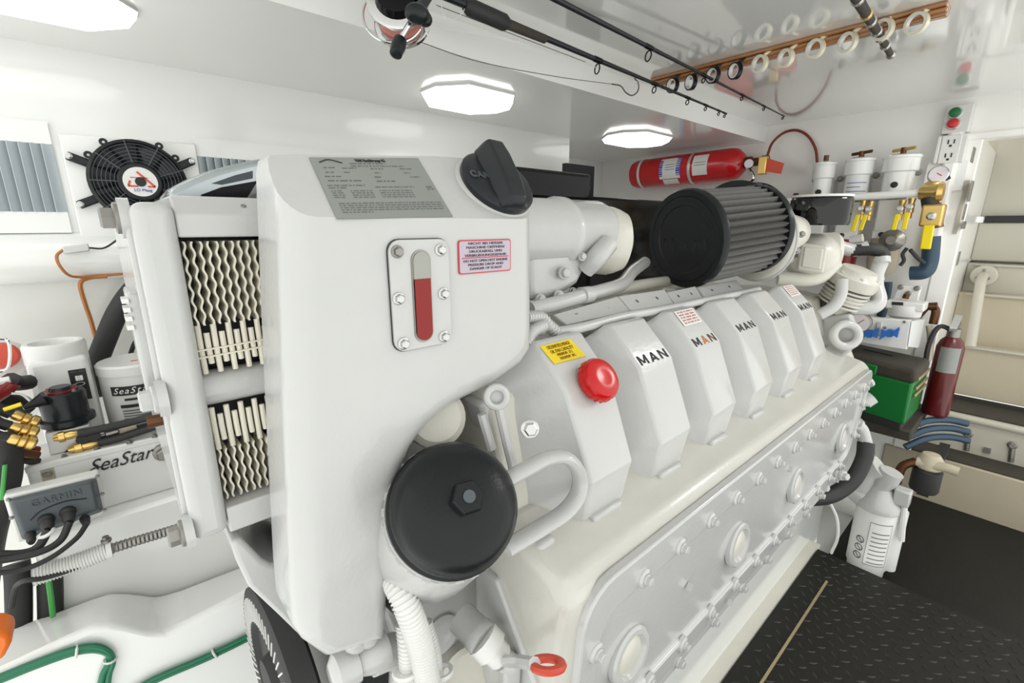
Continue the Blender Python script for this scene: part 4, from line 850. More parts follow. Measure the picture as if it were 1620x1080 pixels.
MB().tube([P(1396, 408, x=1.70), P(1386, 432, x=1.69), P(1385, 452, x=1.68), P(1390, 475, x=1.66), P(1380, 486, x=1.64), P(1355, 487, x=1.62), P(1332, 484, x=1.62)], .020, 14).build('coolant_bend', 'engine', eng)
for u, v in ((1386, 440), (1396, 412)): MB().cyl(P(u - 1, v - 4, x=1.695), P(u, v + 5, x=1.69), .0205).build('hose_band', 'engine', eng)
MB().tube([P(1310, 385, x=1.66), P(1345, 395, x=1.70), P(1372, 392, x=1.72)], .02, 12).build('vent_pipe', 'engine', eng)
MB().tube([P(1345, 396, x=1.70), P(1375, 394, x=1.72), P(1392, 398, x=1.74), P(1398, 408, x=1.74)], .019, 12).build('black_elbow', 'rubber', eng)
MB().cyl(P(1345, 380, x=1.71), P(1365, 376, x=1.71), .012).build('bleed_cock', 'engine', eng)
MB().lathe(P(1315, 480, x=1.62), (-1, -.3, .1), [(.026, 0), (.026, .03)], 18).build('rubber_coupling', 'rubber', eng)
# rear lifting eye, flywheel housing, aft bolts and fittings
p = P(1338, 530, x=1.56); MB().torus(p, (-.75, -.6, .2), .032, .012, 30, 10).build('rear_lifting_eye', 'engine', eng)
MB().prism([P(u, v, x=1.58) for u, v in ((1300, 500), (1345, 496), (1358, 530), (1345, 556), (1318, 575), (1296, 560))], (.03, 0, 0)).build('eye_plate', 'engine', eng, bevel=.008)
MB().lathe(Q(1.60, .62, -.52), (1, 0, 0), [(.30, 0), (.32, .01), (.32, .08), (.29, .10)], 48).build('flywheel_housing', 'cream', eng)
for u, v, u2, v2, r in ((1358, 612, 1372, 606, .014), (1352, 645, 1375, 632, .018), (1345, 660, 1356, 668, .015)):
    a, b = P(u, v, x=1.60), P(u2, v2, x=1.62); MB().lathe(a, b - a, [(r, -.01), (r, .02), (r * .7, .022), (r * .7, .03), (r * 1.1, .032), (r, (b - a).length + .012)], 12).build('hose_fitting', 'engine', eng)
MB().tube([P(1348, 672, x=1.62), P(1362, 678, x=1.63), P(1370, 702, x=1.64)], .018, 12).build('hose_elbow', 'engine', eng)
MB().tube([P(1370, 700, x=1.64), P(1367, 725, x=1.62), P(1352, 755, x=1.58), P(1330, 775, x=1.54), P(1308, 785, x=1.50), P(1284, 788, x=1.46)], .0225, 12).build('fuel_hose', 'rubber', eng)
MB().tube([P(1313, 795, x=1.5), P(1324, 820, x=1.52), P(1325, 850, x=1.52), P(1315, 875, x=1.52)], .004, 6).build('sensor_lead', 'plastic', eng)
for u, v in ((1326, 752), (1334, 752), (1303, 770)): bolt(P(u, v, x=1.45), (-.4, -.9, .1), .011, eng)
# ------------------------------------------------------------ fuel-water separator by the floor step
fx = 1.70; ctr = P(1378, 850, x=fx)
fw = thing('fuel_water_separator', 'white spin-on fuel filter with printed label hanging by the floor plate', 'filter', V((ctr.x, ctr.y, -.09)))
zt, zb = P(1385, 800, x=fx).z, P(1365, 898, x=fx).z; rr = .053
MB().lathe((ctr.x, ctr.y, zb), (0, 0, 1), [(rr * .80, -.006), (rr * .9, .0), (rr * .92, .02), (rr, .028), (rr, zt - zb - .006), (rr * .96, zt - zb)], 40).build('canister', 'plastic', fw)
MB().lathe((ctr.x, ctr.y, zt), (0, 0, 1), [(rr * 1.05, 0), (rr * 1.05, .02), (rr * .8, .04), (rr * .5, .07)], 32).build('head', 'engine', fw)
vdir = math.atan2(-ctr.y, -ctr.x)
cc = (ctr.x, ctr.y); z1 = zt - .02; z0 = zb + .05
wrap(cc, rr, vdir - .15, vdir + .95, z0, z1 - .01, 'label', fw, 'label')
for s in range(8): wrap(cc, rr, vdir + .0, vdir + .85, z0 + .008 + s * .015, z0 + .011 + s * .015, 'inkg', fw, 'label_line', lift=.0014)
for e0, e1 in ((vdir - .15, vdir - .135), (vdir + .935, vdir + .95)): wrap(cc, rr, e0, e1, z0, z1 - .01, 'inkg', fw, 'label_edge', 3, lift=.0014)
for zz_ in (z0, z1 - .012): wrap(cc, rr, vdir - .15, vdir + .95, zz_, zz_ + .002, 'inkg', fw, 'label_edge', lift=.0014)
for k in range(3):
    an = vdir - .48; nn = V((math.cos(an), math.sin(an), 0)); p = V((cc[0], cc[1], z0 + .02 + .028 * k)) + nn * (rr + .0008)
    MB().torus(p, nn, .0105, .0011, 20, 4).build('prohibition_mark', 'ink', fw); MB().obox(p, V((0, 0, 1)) * .016 + nn.cross(V((0, 0, 1))) * .012, nn * .001, nn.cross(V((0, 0, 1))) * .0015).build('prohibition_bar', 'ink', fw)
a, b = P(1345, 770, x=fx), P(1395, 800, x=fx)
MB().lathe(P(1350, 770, x=fx), P(1385, 800, x=fx) - P(1350, 770, x=fx), [(.036, 0), (.036, .04), (.04, .042), (.04, (P(1385, 800, x=fx) - P(1350, 770, x=fx)).length)], 18).build('inlet_port', 'engine', fw)
MB().lathe(P(1375, 800, x=fx), P(1412, 745, x=fx) - P(1375, 800, x=fx), [(.034, 0), (.032, .05), (.026, .09), (.030, .10), (.030, .14)], 18).build('primer_pump', 'engine', fw)
MB().tube([P(1360, 770, x=fx), P(1372, 745, x=fx), P(1392, 738, x=fx)], .036, 14).build('outlet_port', 'engine', fw)
a = P(1428, 785, x=fx); MB().obox(a, (.04, 0, 0), (0, .04, 0), (0, 0, .05)).build('valve_block', 'engine', fw, bevel=.005)
MB().tube([P(1432, 790, x=fx), P(1429, 820, x=fx), P(1426, 855, x=fx)], .008, 8).build('lever', 'plastic', fw)
MB().cyl(V((ctr.x + .03, ctr.y - .05, zb + .02)), V((ctr.x + .03, ctr.y - .05, zt)), .022).build('second_canister', 'plastic', fw)
# ------------------------------------------------------------ shelf and gear aft of the engine
tbz = P(1440, 690, x=1.98).z
struct(MB().bx(2.03, XA, .19, 1.2, tbz - .04, tbz).build('trim_15', 'mat', bevel=.006))
tb = thing('tool_box', 'green plastic tool box with dark grey lid behind the engine', 'tool box', P(1440, 690, x=1.98))
cor = P(1450, 594, x=1.98); base = P(1438, 686, x=1.98); dF = V((.30, 1, 0)).normalized(); dR = V((1, -.03, 0)).normalized()
hz = cor.z - tbz; bp = V((cor.x, cor.y, tbz))
def tbox(o, lf, lr, z0, z1, ins=0):
    o = bp + dF * ins + dR * ins; r_ = lambda z: [V((p.x, p.y, z)) for p in (o, o + dR * (lr - 2 * ins), o + dR * (lr - 2 * ins) + dF * (lf - 2 * ins), o + dF * (lf - 2 * ins))]
    return MB().rings([r_(z0), r_(z1)])
tbox(0, .42, .22, tbz + .001, tbz + hz * .16, .012).build('base', 'rubber', tb, bevel=.006)
tbox(0, .42, .22, tbz + hz * .14, tbz + hz * .86, .004).build('body', 'green', tb, bevel=.01, seg=3)
tbox(0, .42, .22, tbz + hz * .84, tbz + hz + .018, 0).build('lid', 'mat', tb, bevel=.016, seg=3)
o = bp + dF * .20; MB().obox(V((o.x, o.y, tbz + hz * .93)) - dR * .006, dF * .17, dR * .014, (0, 0, .035)).build('latch', 'green', tb, bevel=.004)
o = bp + dF * .22; MB().obox(V((o.x, o.y, tbz + hz * .62)) - dR * .002, dF * .10, dR * .012, (0, 0, .035)).build('badge', 'alu', tb, bevel=.003)
for f in (.62, .74, .90): 
    o = bp + dR * .13; MB().obox(V((o.x, o.y, tbz + hz * f)) - dF * .001, dR * .18, dF * .008, (0, 0, .010)).build('side_rib', 'gold', tb, bevel=.002)
o = bp + dR * .14 + dF * .15; MB().obox(V((o.x, o.y, tbz + hz + .019)), dF * .10, dR * .03, (0, 0, .006)).build('lid_handle', 'rubber', tb, bevel=.002)
# red hand extinguisher
xe = 2.30; ce = P(1501, 560, x=xe); ex = thing('hand_extinguisher', 'small dark red hand extinguisher standing beside the stairs', 'fire extinguisher', V((xe, ce.y, P(1478, 625, x=xe).z)))
zt, zb = P(1495, 535, x=xe).z, tbz
MB().lathe((xe, ce.y, zb), (0, 0, 1), [(.036, 0), (.040, .01), (.040, zt - zb - .03), (.032, zt - zb - .005), (.018, zt - zb + .012)], 28).build('cylinder', 'darkred', ex)
wrap((xe, ce.y), .040, math.pi - .6, math.pi + .9, P(1490, 585, x=xe).z, P(1490, 545, x=xe).z, 'decal', ex, 'label')
MB().lathe((xe, ce.y, zt + .01), (0, 0, 1), [(.02, 0), (.02, .03), (.012, .035)], 14).build('valve', 'dsteel', ex)
MB().obox((xe - .01, ce.y, zt + .05), (.09, 0, .015), (0, .02, 0), (0, 0, .008)).build('lever', 'dsteel', ex); MB().obox((xe - .02, ce.y, zt + .068), (.09, 0, .03), (0, .02, 0), (0, 0, .008)).build('lever', 'alu', ex)
MB().tube([(xe, ce.y, zt + .03), (xe - .03, ce.y + .04, zt + .045), (xe - .05, ce.y + .055, zt - .02), (xe - .05, ce.y + .052, zt - .12), (xe - .05, ce.y + .05, zt - .25)], .008, 8).build('hose', 'rubber', ex)
# watermaker control panel
xw = 2.10; wp = thing('control_panel', 'white control panel with pressure gauge and blue valves behind the tool box', 'control panel', P(1400, 530, x=xw))
q = [P(1345, 500, x=xw), P(1441, 507, x=xw), P(1436, 545, x=xw), P(1345, 545, x=xw)]
q[2].z = q[3].z = P(1400, 548, x=xw).z
pnl = MB().prism(q, (.03, 0, 0)).build('panel', 'plastic', wp, bevel=.003)
MB().prism([P(1442, 508, x=xw), P(1462, 505, x=xw + .05), P(1452, 550, x=xw + .05), P(1436, 548, x=xw)], (.03, 0, 0)).build('end_cover', 'alu', wp)
g = P(1360, 510, x=xw - .02); MB().lathe(g, (-1, 0, 0), [(.036, -.02), (.038, 0), (.038, .01), (.034, .012)], 30).build('gauge_body', 'dsteel', wp); MB().lathe(g, (-1, 0, 0), [(.033, .012), (.033, .0128)], 26).build('gauge_dial', 'gaugeface', wp); MB().obox(g + V((-.0132, 0, 0)), (0, -.03, .03), (.0006, 0, 0), (0, .0015, .0015)).build('gauge_needle', 'ink', wp)
for u, v in ((1377, 527), (1409, 526)):
    p = P(u, v, x=xw - .003); MB().lathe(p, (-1, 0, 0), [(.014, 0), (.014, .02)], 16).build('valve_hub', 'knob', wp)
    for a in (20, 200): d = V((0, -math.cos(R(a)), math.sin(R(a)))); MB().prism([p + d * .008 + V((-.012, 0, .006)), p + d * .026 + V((-.012, 0, .020)), p + d * .026 + V((-.012, 0, -.02)), p + d * .008 + V((-.012, 0, -.006))], (-.01, 0, 0)).build('valve_wing', 'knob', wp)
p = P(1390, 520, x=xw - .004); MB().obox(p, (.006, 0, 0), (0, .018, 0), (0, 0, .05)).build('flow_tube', 'alu', wp, bevel=.003)
for u, v in ((1431, 509), (1400, 518), (1422, 521)): bolt(P(u, v, x=xw), (-1, 0, 0), .004, wp, 'dsteel')
# strainer housing above it, grey tank, bronze valve
xs_ = 2.22; sh = thing('filter_bracket', 'white filter head on a screwed bracket above the control panel', 'filter', P(1430, 480, x=xs_))
MB().prism([P(u, v, x=xs_ + .03) for u, v in ((1422, 450), (1457, 454), (1450, 482), (1410, 478))], (.03, 0, 0)).build('bracket', 'plastic', sh, bevel=.003)
a, b = P(1427, 478, x=xs_), P(1428, 503, x=xs_)
MB().bx(xs_ - .03, xs_ + .05, b.y - .058, b.y + .055, P(1428, 489, x=xs_).z, P(1428, 475, x=xs_).z).build('head', 'plastic', sh, bevel=.006)
MB().lathe((xs_ + .01, b.y, b.z), (0, 0, 1), [(.04, 0), (.05, .01), (.052, .05)], 28).build('bowl', 'plastic', sh)
for u, v in ((1425, 454), (1451, 456), (1437, 464)): bolt(P(u, v, x=xs_ + .03), (-1, 0, 0), .008, sh, 'dsteel')
decal('label', [P(u, v, x=xs_ - .032) for u, v in ((1411, 477), (1429, 478), (1429, 483), (1411, 482))], 'ink', sh)
MB().cyl(P(1432, 472, x=xs_), P(1435, 465, x=xs_), .01).build('bleed_screw', 'bronze', sh)
tk = thing('expansion_tank', 'grey rounded tank behind the white compressor pipe', 'tank', P(1365, 490, x=2.25)); MB().lathe(P(1340, 522, x=2.27), (0, 0, 1), [(.06, 0), (.08, .02), (.08, .13), (.06, .18), (.03, .2)], 32).build('vessel', 'tankg', tk)
MB().lathe(P(1340, 522, x=2.27) + V((0, 0, .20)), (0, 0, 1), [(.03, 0), (.03, .02)], 16).build('neck', 'rubber', tk)
bv = thing('bronze_valve', 'old bronze valve between the filter head and the extinguisher', 'valve', P(1470, 500, x=2.29))
MB().tube([P(1452, 500, x=2.29), P(1466, 486, x=2.29), P(1480, 490, x=2.29), P(1476, 512, x=2.29)], .013, 12).build('body', 'bronze', bv); MB().cyl(P(1455, 485, x=2.28), P(1483, 484, x=2.28), .014).build('bonnet', 'bronze', bv)
MB().tube([P(1470, 515, x=2.29), P(1472, 540, x=2.28), P(1470, 570, x=2.27)], .010, 10).build('tailpipe', 'tan', bv)
for i, (u, v) in enumerate(((1490, 664), (1492, 677), (1492, 691))):
    hose('blue_hose', ('upper', 'middle', 'lower')[i] + ' blue hose running under the bolted step', [P(u - 60, v + 16, x=2.2), P(u - 25, v + 2, x=2.25), P(u + 10, v, x=2.32), P(u + 40, v + 6, x=2.36)], .0125, 'blue', group=None)
wpmp = thing('raw_water_pump', 'tan and black raw water pump below the tool box', 'pump', P(1460, 735, x=1.92))
pc_ = P(1460, 775, x=1.9)
MB().lathe(pc_, (0, 0, 1), [(.034, 0), (.038, .008), (.038, .075), (.032, .08)], 28).build('motor', 'rubber', wpmp)
MB().lathe(pc_ + V((0, 0, .08)), (0, 0, 1), [(.030, 0), (.036, .006), (.036, .03), (.022, .05), (0, .055)], 24).build('head', 'tan', wpmp)
hd_ = pc_ + V((-.02, 0, .10)); MB().tube([hd_ + V((0, .03, 0)), hd_, hd_ + V((0, -.04, .006)), hd_ + V((0, -.07, .004))], .015, 12).build('port', 'tan', wpmp)
MB().tube([hd_ + V((0, .03, 0)), hd_ + V((-.01, .06, -.03)), hd_ + V((-.01, .065, -.09))], .013, 10).build('port', 'bronze', wpmp)
MB().bx(pc_.x + .02, XA - .008, pc_.y - .015, pc_.y + .015, pc_.z - .03, pc_.z + .004).build('bracket', 'rubber', wpmp)
# ------------------------------------------------------------ aft wall fittings
xf = 2.30
red = thing('suppression_cylinder', 'red fire suppression cylinder with blue and white labels strapped to the aft wall', 'fire cylinder', P(1092, 268, x=2.27))
a, b = P(1003, 277, x=2.27), P(1178, 258, x=2.27); d = b - a; L = d.length; rr = .072
MB().lathe(a, d, [(rr * .55, 0), (rr * .9, .012), (rr, .035), (rr, L - .06), (rr * .92, L - .03), (rr * .6, L - .006), (.03, L + .004)], 40).build('cylinder', 'red', red)
dn = d.normalized()
for f in (.11, .59): MB().lathe(a + d * f, dn, [(rr * 1.015, 0), (rr * 1.02, .002), (rr * 1.02, .012), (rr * 1.015, .014)], 40, (False, False)).build('strap', 'alu' if f > .3 else 'plastic', red)
def band(f0, f1, a0, a1, m, nme):
    ve = (EYE - a); ve = (ve - dn * ve.dot(dn)).normalized(); up = dn.cross(ve); up = up if up.z > 0 else -up; n = 10
    MB().rings([[a + d * f + (ve * math.cos(a0 + (a1 - a0) * i / n) + up * math.sin(a0 + (a1 - a0) * i / n)) * (rr + .0012) for i in range(n + 1)] for f in (f0, f1)], closed=False).build(nme, m, red)
band(.335, .525, -.5, .95, 'label', 'white_label'); band(.335, .365, -.3, .8, 'bluel', 'blue_stripe'); band(.49, .53, -.3, .95, 'bluel', 'blue_stripe'); band(.635, .76, -.45, .9, 'label', 'white_label')
band(.36, .5, -1.0, -.55, 'label', 'white_label')
for k in range(5): band(.39 if k < 3 else .65, .48 if k < 3 else .745, .1 + .16 * k - (.4 if k > 2 else 0), .14 + .16 * k - (.4 if k > 2 else 0), 'inkg', 'label_line')
MB().lathe(b, dn, [(.026, 0), (.026, .03), (.018, .035), (.018, .07), (.024, .075), (.024, .10)], 16).build('valve', 'bronze', red)
g = P(1185, 259, x=2.22); MB().lathe(g, (-1, -.3, 0), [(.018, 0), (.018, .012)], 20).build('pressure_gauge', 'gaugeface', red)
p = P(1207, 262, x=2.25); MB().obox(p, (.03, 0, 0), (0, .035, 0), (0, 0, .075)).build('actuator', 'brass', red, bevel=.004)
q = [P(u, v, x=2.25) for u, v in ((1214, 250), (1240, 258), (1235, 275), (1210, 271))]; MB().prism(q, (.006, 0, 0)).build('red_tag', 'redtag', red)
MB().tube([P(1180, 262, x=2.25), P(1192, 280, x=2.25), P(1183, 292, x=2.25)], .008, 8).build('outlet', 'chrome', red)
hose('red_tube', 'thin red tube arching from the suppression cylinder valve', [P(1214, 246, x=2.33), P(1222, 226, x=2.36), P(1240, 210, x=2.38), P(1260, 206, x=2.38), P(1278, 215, x=2.38), P(1290, 235, x=2.38), P(1293, 258, x=2.38)], .0055, 'rust', 'tube')
# three fuel filters
fl_data = ((1306, 258, 'left small white fuel filter canister behind the chrome collar', .041, 0), (1362, 252, 'middle white fuel filter canister with a lined label', .048, 1), (1428, 247, 'right white fuel filter canister beside the pressure gauge', .056, 2))
for u, v, lab, r, i in fl_data:
    t0 = P(u, v, x=xf); zt = t0.z; zp = P(u, 316 - i * 5, x=xf).z; f = thing('fuel_filter', lab, 'filter', V((xf, t0.y, zp)), 'fuel filter canisters')
    zmid = zt - (zt - zp) * .42
    MB().lathe((xf, t0.y, zp - .01), (0, 0, 1), [(r * .84, 0), (r * .84, zmid - zp + .008), (r, zmid - zp + .012), (r * 1.0, zt - zp - .0), (r * 1.05, zt - zp + .002), (r * 1.05, zt - zp + .010), (r * .7, zt - zp + .016)], 36).build('canister', 'gel', f)
    MB().cyl((xf, t0.y, zt), (xf, t0.y, zt + .03), .009).build('stem', 'bronze', f)
    if i: MB().cyl((xf - .01, t0.y - .034, zt + .026), (xf + .01, t0.y + .034, zt + .026 - .004), .006, n=10).build('tee_handle', 'bronze' if i == 1 else 'brass', f)
    MB().bx(xf - .04, xf + .05, t0.y - .040, t0.y + .040, zp - .14, zp - .022).build('lower_housing', 'plastic', f, bevel=.006)
    if i != 1: bolt(V((xf, t0.y, 0)) + V((-r * .84, .0, zp + .03)), (-1, 0, 0), .009, f, 'rubber')
    for dy in (-.046, .046): bolt((xf + .06, t0.y + dy, zmid), (-1, 0, 0), .010, f, 'dsteel')
    MB().bx(xf - .045, xf + .055, t0.y - .041, t0.y + .041, zp - .165, zp - .135).build('base_plate', 'plastic', f, bevel=.004); bolt((xf - .045, t0.y + .01, zp - .15), (-1, 0, 0), .008, f, 'rubber')
    MB().lathe((xf, t0.y - .0, zp - .285), (0, 0, 1), [(.033, 0), (.043, .02), (.044, .12)] if i < 2 else [(.02, -.03), (.042, -.01), (.050, .03), (.048, .12)], 24).build('drip_bowl', 'wine' if i < 2 else 'tan', f)
    MB().bx(XA - .06, XA, t0.y - .03, t0.y + .03, zp - .1, zp + .08).build('mount', 'plastic', f)
    if i == 1:
        an = math.atan2(-t0.y, -xf)
        wrap((xf, t0.y), r * .84, an - .9, an + .9, zp + .012, zmid - .006, 'label', f, 'label')
        for k in range(3): wrap((xf, t0.y), r * .84, an - .85, an + (.85 if k != 1 else .3), zp + .018 + .016 * k, zp + .0205 + .016 * k, 'bluel', f, 'label_line', lift=.0016)
pp = thing('manifold_pipe', 'white horizontal fuel manifold pipe with brass end below the filter canisters', 'pipe', P(1370, 312, x=2.22))
MB().cyl(P(1245, 318, x=2.22), P(1460, 305, x=2.22), .0135).build('pipe', 'gel', pp)
MB().lathe(P(1460, 305, x=2.22), (0, -1, 0), [(.02, -.01), (.027, 0), (.027, .03), (.032, .04), (.028, .055)], 16).build('brass_end', 'brass', pp)
MB().cyl(P(1256, 310, x=2.22), P(1262, 310, x=2.22), .012).build('plug', 'bronze', pp)
MB().tube([P(1470, 312, x=2.22), P(1473, 330, x=2.22)], .024, 12).build('riser', 'rubber', pp)
vl = [(1362, 330, 1352, 360, 'first'), (1374, 331, 1364, 359, 'second'), (1424, 330, 1416, 358, 'third'), (1439, 327, 1432, 357, 'fourth')]
for u0, v0, u1, v1, nme in vl:
    a, b = P(u0, v0, x=2.20), P(u1, v1, x=2.18); t = thing('ball_valve', f'{nme} small ball valve with yellow lever along the fuel manifold', 'valve', a, 'ball valves on the fuel manifold')
    MB().lathe(a + V((.02, 0, .03)), (0, 0, -1), [(.012, 0), (.009, .02), (.0115, .022), (.0115, .05), (.009, .052), (.009, .07)], 14).build('body', 'brass', t)
    MB().lathe(a, (-1, 0, 0), [(.011, -.02), (.011, .008), (.006, .009), (.006, .014)], 12).build('stem', 'steel', t)
    d = b - a; MB().obox((a + b) / 2 + d * .25 + V((-.012, 0, 0)), d * .9, (.006, 0, 0), (0, .015, 0)).build('lever', 'yellow', t, bevel=.003)
    MB().obox(a + d * .12 + V((-.010, 0, 0)), d * .4, (.003, 0, 0), (0, .012, 0)).build('lever_plate', 'steel', t)
t = thing('ball_valve', 'large brass ball valve with long yellow lever by the stair jamb', 'valve', P(1472, 345, x=2.2))
a, b = P(1474, 342, x=2.2), P(1467, 382, x=2.18); d = b - a
MB().bx(2.19, 2.25, a.y - .03, a.y + .03, a.z - .035, a.z + .04).build('body', 'brass', t, bevel=.006); bolt(a + V((-.012, 0, 0)), (-1, 0, 0), .011, t, 'steel')
MB().obox((a + b) / 2 + d * .32 + V((-.02, 0, 0)), d * .95, (.008, 0, 0), (0, .03, 0)).build('lever', 'yellow', t, bevel=.005); MB().cyl(P(1480, 322, x=2.25), P(1484, 360, x=2.25), .016).build('red_pipe', 'rust', t)
hose('blue_hose', 'dark blue hose hanging below the large brass valve', [P(1474, 374, x=2.28), P(1473, 390, x=2.28), P(1470, 415, x=2.28), P(1462, 430, x=2.27), P(1440, 432, x=2.27)], .026, 'blue')
hose('blue_hose', 'dark blue hose rising behind the white filter head', [P(1404, 446, x=2.36), P(1402, 465, x=2.36), P(1394, 500, x=2.37)], .016, 'blue')
sn = thing('round_strainer', 'grey round strainer with short black drains below the fuel filters', 'strainer', P(1410, 380, x=2.26))
MB().lathe(P(1411, 380, x=2.215), (-1, 0, 0), [(.03, -.02), (.04, -.01), (.04, .0), (.02, .01), (.015, .02)], 24).build('head', 'dsteel', sn)
MB().tube([P(1435, 392, x=2.2), P(1428, 402, x=2.2), P(1430, 412, x=2.2), P(1424, 420, x=2.2)], .006, 8).build('drain', 'rubber', sn); MB().tube([P(1440, 395, x=2.2), P(1452, 408, x=2.22), P(1462, 416, x=2.24)], .007, 8).build('drain', 'rubber', sn)
gv = thing('pressure_gauge', 'round pressure gauge with brass body beside the stair jamb', 'gauge', P(1485, 275, x=2.25))
g = P(1484, 276, x=2.25); gd = V((-1, -.25, .1)).normalized(); MB().lathe(g, gd, [(.027, -.02), (.029, 0), (.029, .008), (.026, .01)], 28).build('case', 'steel', gv); MB().lathe(g, gd, [(.0255, .0095), (.0255, .0102)], 24).build('dial', 'gaugeface', gv)
MB().obox(g + gd * .011, V((0, .02, .012)), gd * .0006, V((0, -.001, .002))).build('needle', 'inkr', gv)
MB().lathe(P(1476, 299, x=2.255), (0, 0, 1), [(.030, -.015), (.032, 0), (.028, .02), (.012, .03)], 14).build('body', 'brass', gv); MB().cyl(P(1495, 283, x=2.27), P(1503, 279, x=2.27), .008).build('stub', 'ink', gv)
pb = P(1492, 280, x=2.39); struct(MB().bx(2.38, 2.4, pb.y - .06, pb.y + .05, pb.z - .05, pb.z + .05).build('trim_16', 'gel'))
def aft_plate(name, lab, cat, u0, v0, u1, v1, dx=.02, x=2.36):
    a, b = P(u0, v0, x=x), P(u1, v1, x=x); t = thing(name, lab, cat, (a + b) / 2)
    MB().bx(x, XA, b.y, a.y, b.z, a.z).build('plate', 'plastic', t, bevel=.004); return t, a, b
sw, a, b = aft_plate('switch_panel', 'white switch panel with green and red push buttons above the outlet', 'switch panel', 1497, 168, 1532, 208)
for (u, v), mm in (((1512, 179), 'greenb'), ((1509, 196), 'red')):
    p = P(u, v, x=2.36); MB().lathe(p, (-1, 0, 0), [(.020, 0), (.020, .006), (.018, .008)], 20).build('bezel', 'steel', sw); MB().lathe(p, (-1, 0, 0), [(.016, .008), (.016, .022), (.012, .024)], 20).build('push_button', mm, sw)
ot, a, b = aft_plate('power_outlet', 'white double power outlet below the red and green buttons', 'outlet', 1484, 215, 1523, 256)
p = P(1503, 235, x=2.36); MB().bx(2.356, 2.361, p.y - .026, p.y + .026, p.z - .05, p.z + .045).build('face', 'label', ot, bevel=.002)
MB().bx(2.345, 2.36, a.y - .012, a.y - .002, b.z, a.z - .004).build('flap', 'plastic', ot, bevel=.003)
for dz in (-.024, .022):
    for dy in (-.008, .008): MB().bx(2.3545, 2.357, p.y + dy - .0018, p.y + dy + .0018, p.z + dz - .006, p.z + dz + .008).build('slot', 'ink', ot)
    MB().lathe((2.356, p.y, p.z + dz - .013), (-1, 0, 0), [(.004, 0), (.004, .0015)], 10).build('slot', 'ink', ot)
gh = thing('grab_rail', 'white grab rail on a round flange beside the stairs', 'grab rail', P(1555, 440, x=2.80))
MB().lathe(P(1556, 436, x=2.79), (-1, 0, 0), [(.042, -.07), (.042, .0), (.038, .004)], 28).build('flange', 'stairw', gh); MB().tube([P(1556, 436, x=2.78), P(1552, 445, x=2.74), P(1548, 470, x=2.70), P(1540, 520, x=2.66), P(1535, 548, x=2.64)], .017, 12).build('tube', 'stairw', gh)
for u, v in ((1546, 439), (1564, 440), (1557, 427)): bolt(P(u, v, x=2.785), (-1, 0, 0), .005, gh, 'dsteel')
# ------------------------------------------------------------ rod rack and fishing rods under the ceiling
rk = thing('rod_rack', 'varnished wooden rod rack with white and black holder rings on the ceiling', 'rod rack', (1.38, .55, ZC))
a, b = P(1036, 126, z=ZC), P(1503, 4, z=ZC); xk = (a.x + b.x) / 2
for k, (dx, dz, hw) in enumerate(((0, 0, .024), (.0, -.009, .018), (.0, -.015, .010))): MB().bx(xk - hw, xk + hw, b.y, a.y, ZC + dz - .009, ZC + dz).build('batten', 'wood', rk, bevel=.003)
ringd = [(1064, 135, 12, 'black'), (1093, 130, 13, 'black'), (1128, 119, 11, 'black'), (1163, 112, 14, 'black'), (1202, 101, 13, 'ring'), (1243, 92, 16, 'ring'), (1290, 77, 14, 'ring'), (1341, 67, 19, 'ring'), (1397, 47, 17, 'ring'), (1450, 37, 22, 'ring')]
for u, v, rp, mm in ringd:
    p = P(u, v, x=xk - .022); dist = (p - EYE).dot(FW); r = .021
    nn = V((-.92, .38 if u % 2 else .25, -.12)).normalized()
    rg = MB().lathe(p, nn, [(r, -.006), (r, .006), (r * .8, .006), (r * .8, -.006), (r, -.006)], 28, (False, False)).build('holder_ring', mm, rk)
    MB().lathe(p, nn, [(r * .82, -.005), (r * .82, .0065), (r * .72, .0065), (r * .72, -.005), (r * .82, -.005)], 28, (False, False)).build('ring_liner', 'plastic', rk)
    MB().tube([p + V((.0, -.008, r * .9)), p + V((.008, -.02, r + .004)), V((xk, p.y - .03, ZC - .014))], .004, 8).build('ring_arm', mm, rk)
def rod(name, lab, pts, r0, r1, guides, m='satin'):
    t = thing(name, lab, 'fishing rod', pts[0]); n = 24
    a, b = pts; MB().tube([a.lerp(b, k / n) for k in range(n + 1)], r0, 10, 0, rf=lambda f: r0 + (r1 - r0) * f).build('blank', m, t)
    d = (b - a).normalized()
    for f, gr in guides:
        p = a.lerp(b, f); rr = r0 + (r1 - r0) * f
        MB().lathe(p - d * .014, d, [(rr * 1.15, 0), (rr * 1.25, .004), (rr * 1.25, .024), (rr * 1.15, .028)], 10).build('wrap', 'gloss', t)
        MB().torus(p + V((0, 0, -gr - rr - .003)), d + V((0, -.35, 0)), gr, .0016, 22, 6).build('line_guide', 'gloss', t)
        MB().cyl(p + d * .008, p + V((0, 0, -rr - .005)) , .0012, n=5).build('guide_foot', 'dsteel', t)
    return t
yr = .80
a, b = P(690, -12, y=yr), P(1147, 179, y=yr)
r1 = rod('fishing_rod', 'black fishing rod with a reel of pink line, lower of two under the ceiling', (a, b), .0075, .0025, ((.40, .011), (.62, .008), (.78, .0065), (.88, .005), (.96, .0045), (.998, .004)))
p0, p1 = P(735, 8, y=yr), P(803, 38, y=yr); MB().lathe(p0, p1 - p0, [(.009, 0), (.015, .01), (.0155, (p1 - p0).length - .01), (.011, (p1 - p0).length)], 16).build('foregrip', 'rubber', r1)
p2 = P(862, 62, y=yr); MB().lathe(p1, p2 - p1, [(.0095, 0), (.0085, (p2 - p1).length)], 12).build('patterned_wrap', 'mat', r1)
rc_ = P(632, 20, y=yr); ra = V((-.55, -.75, .35)).normalized()
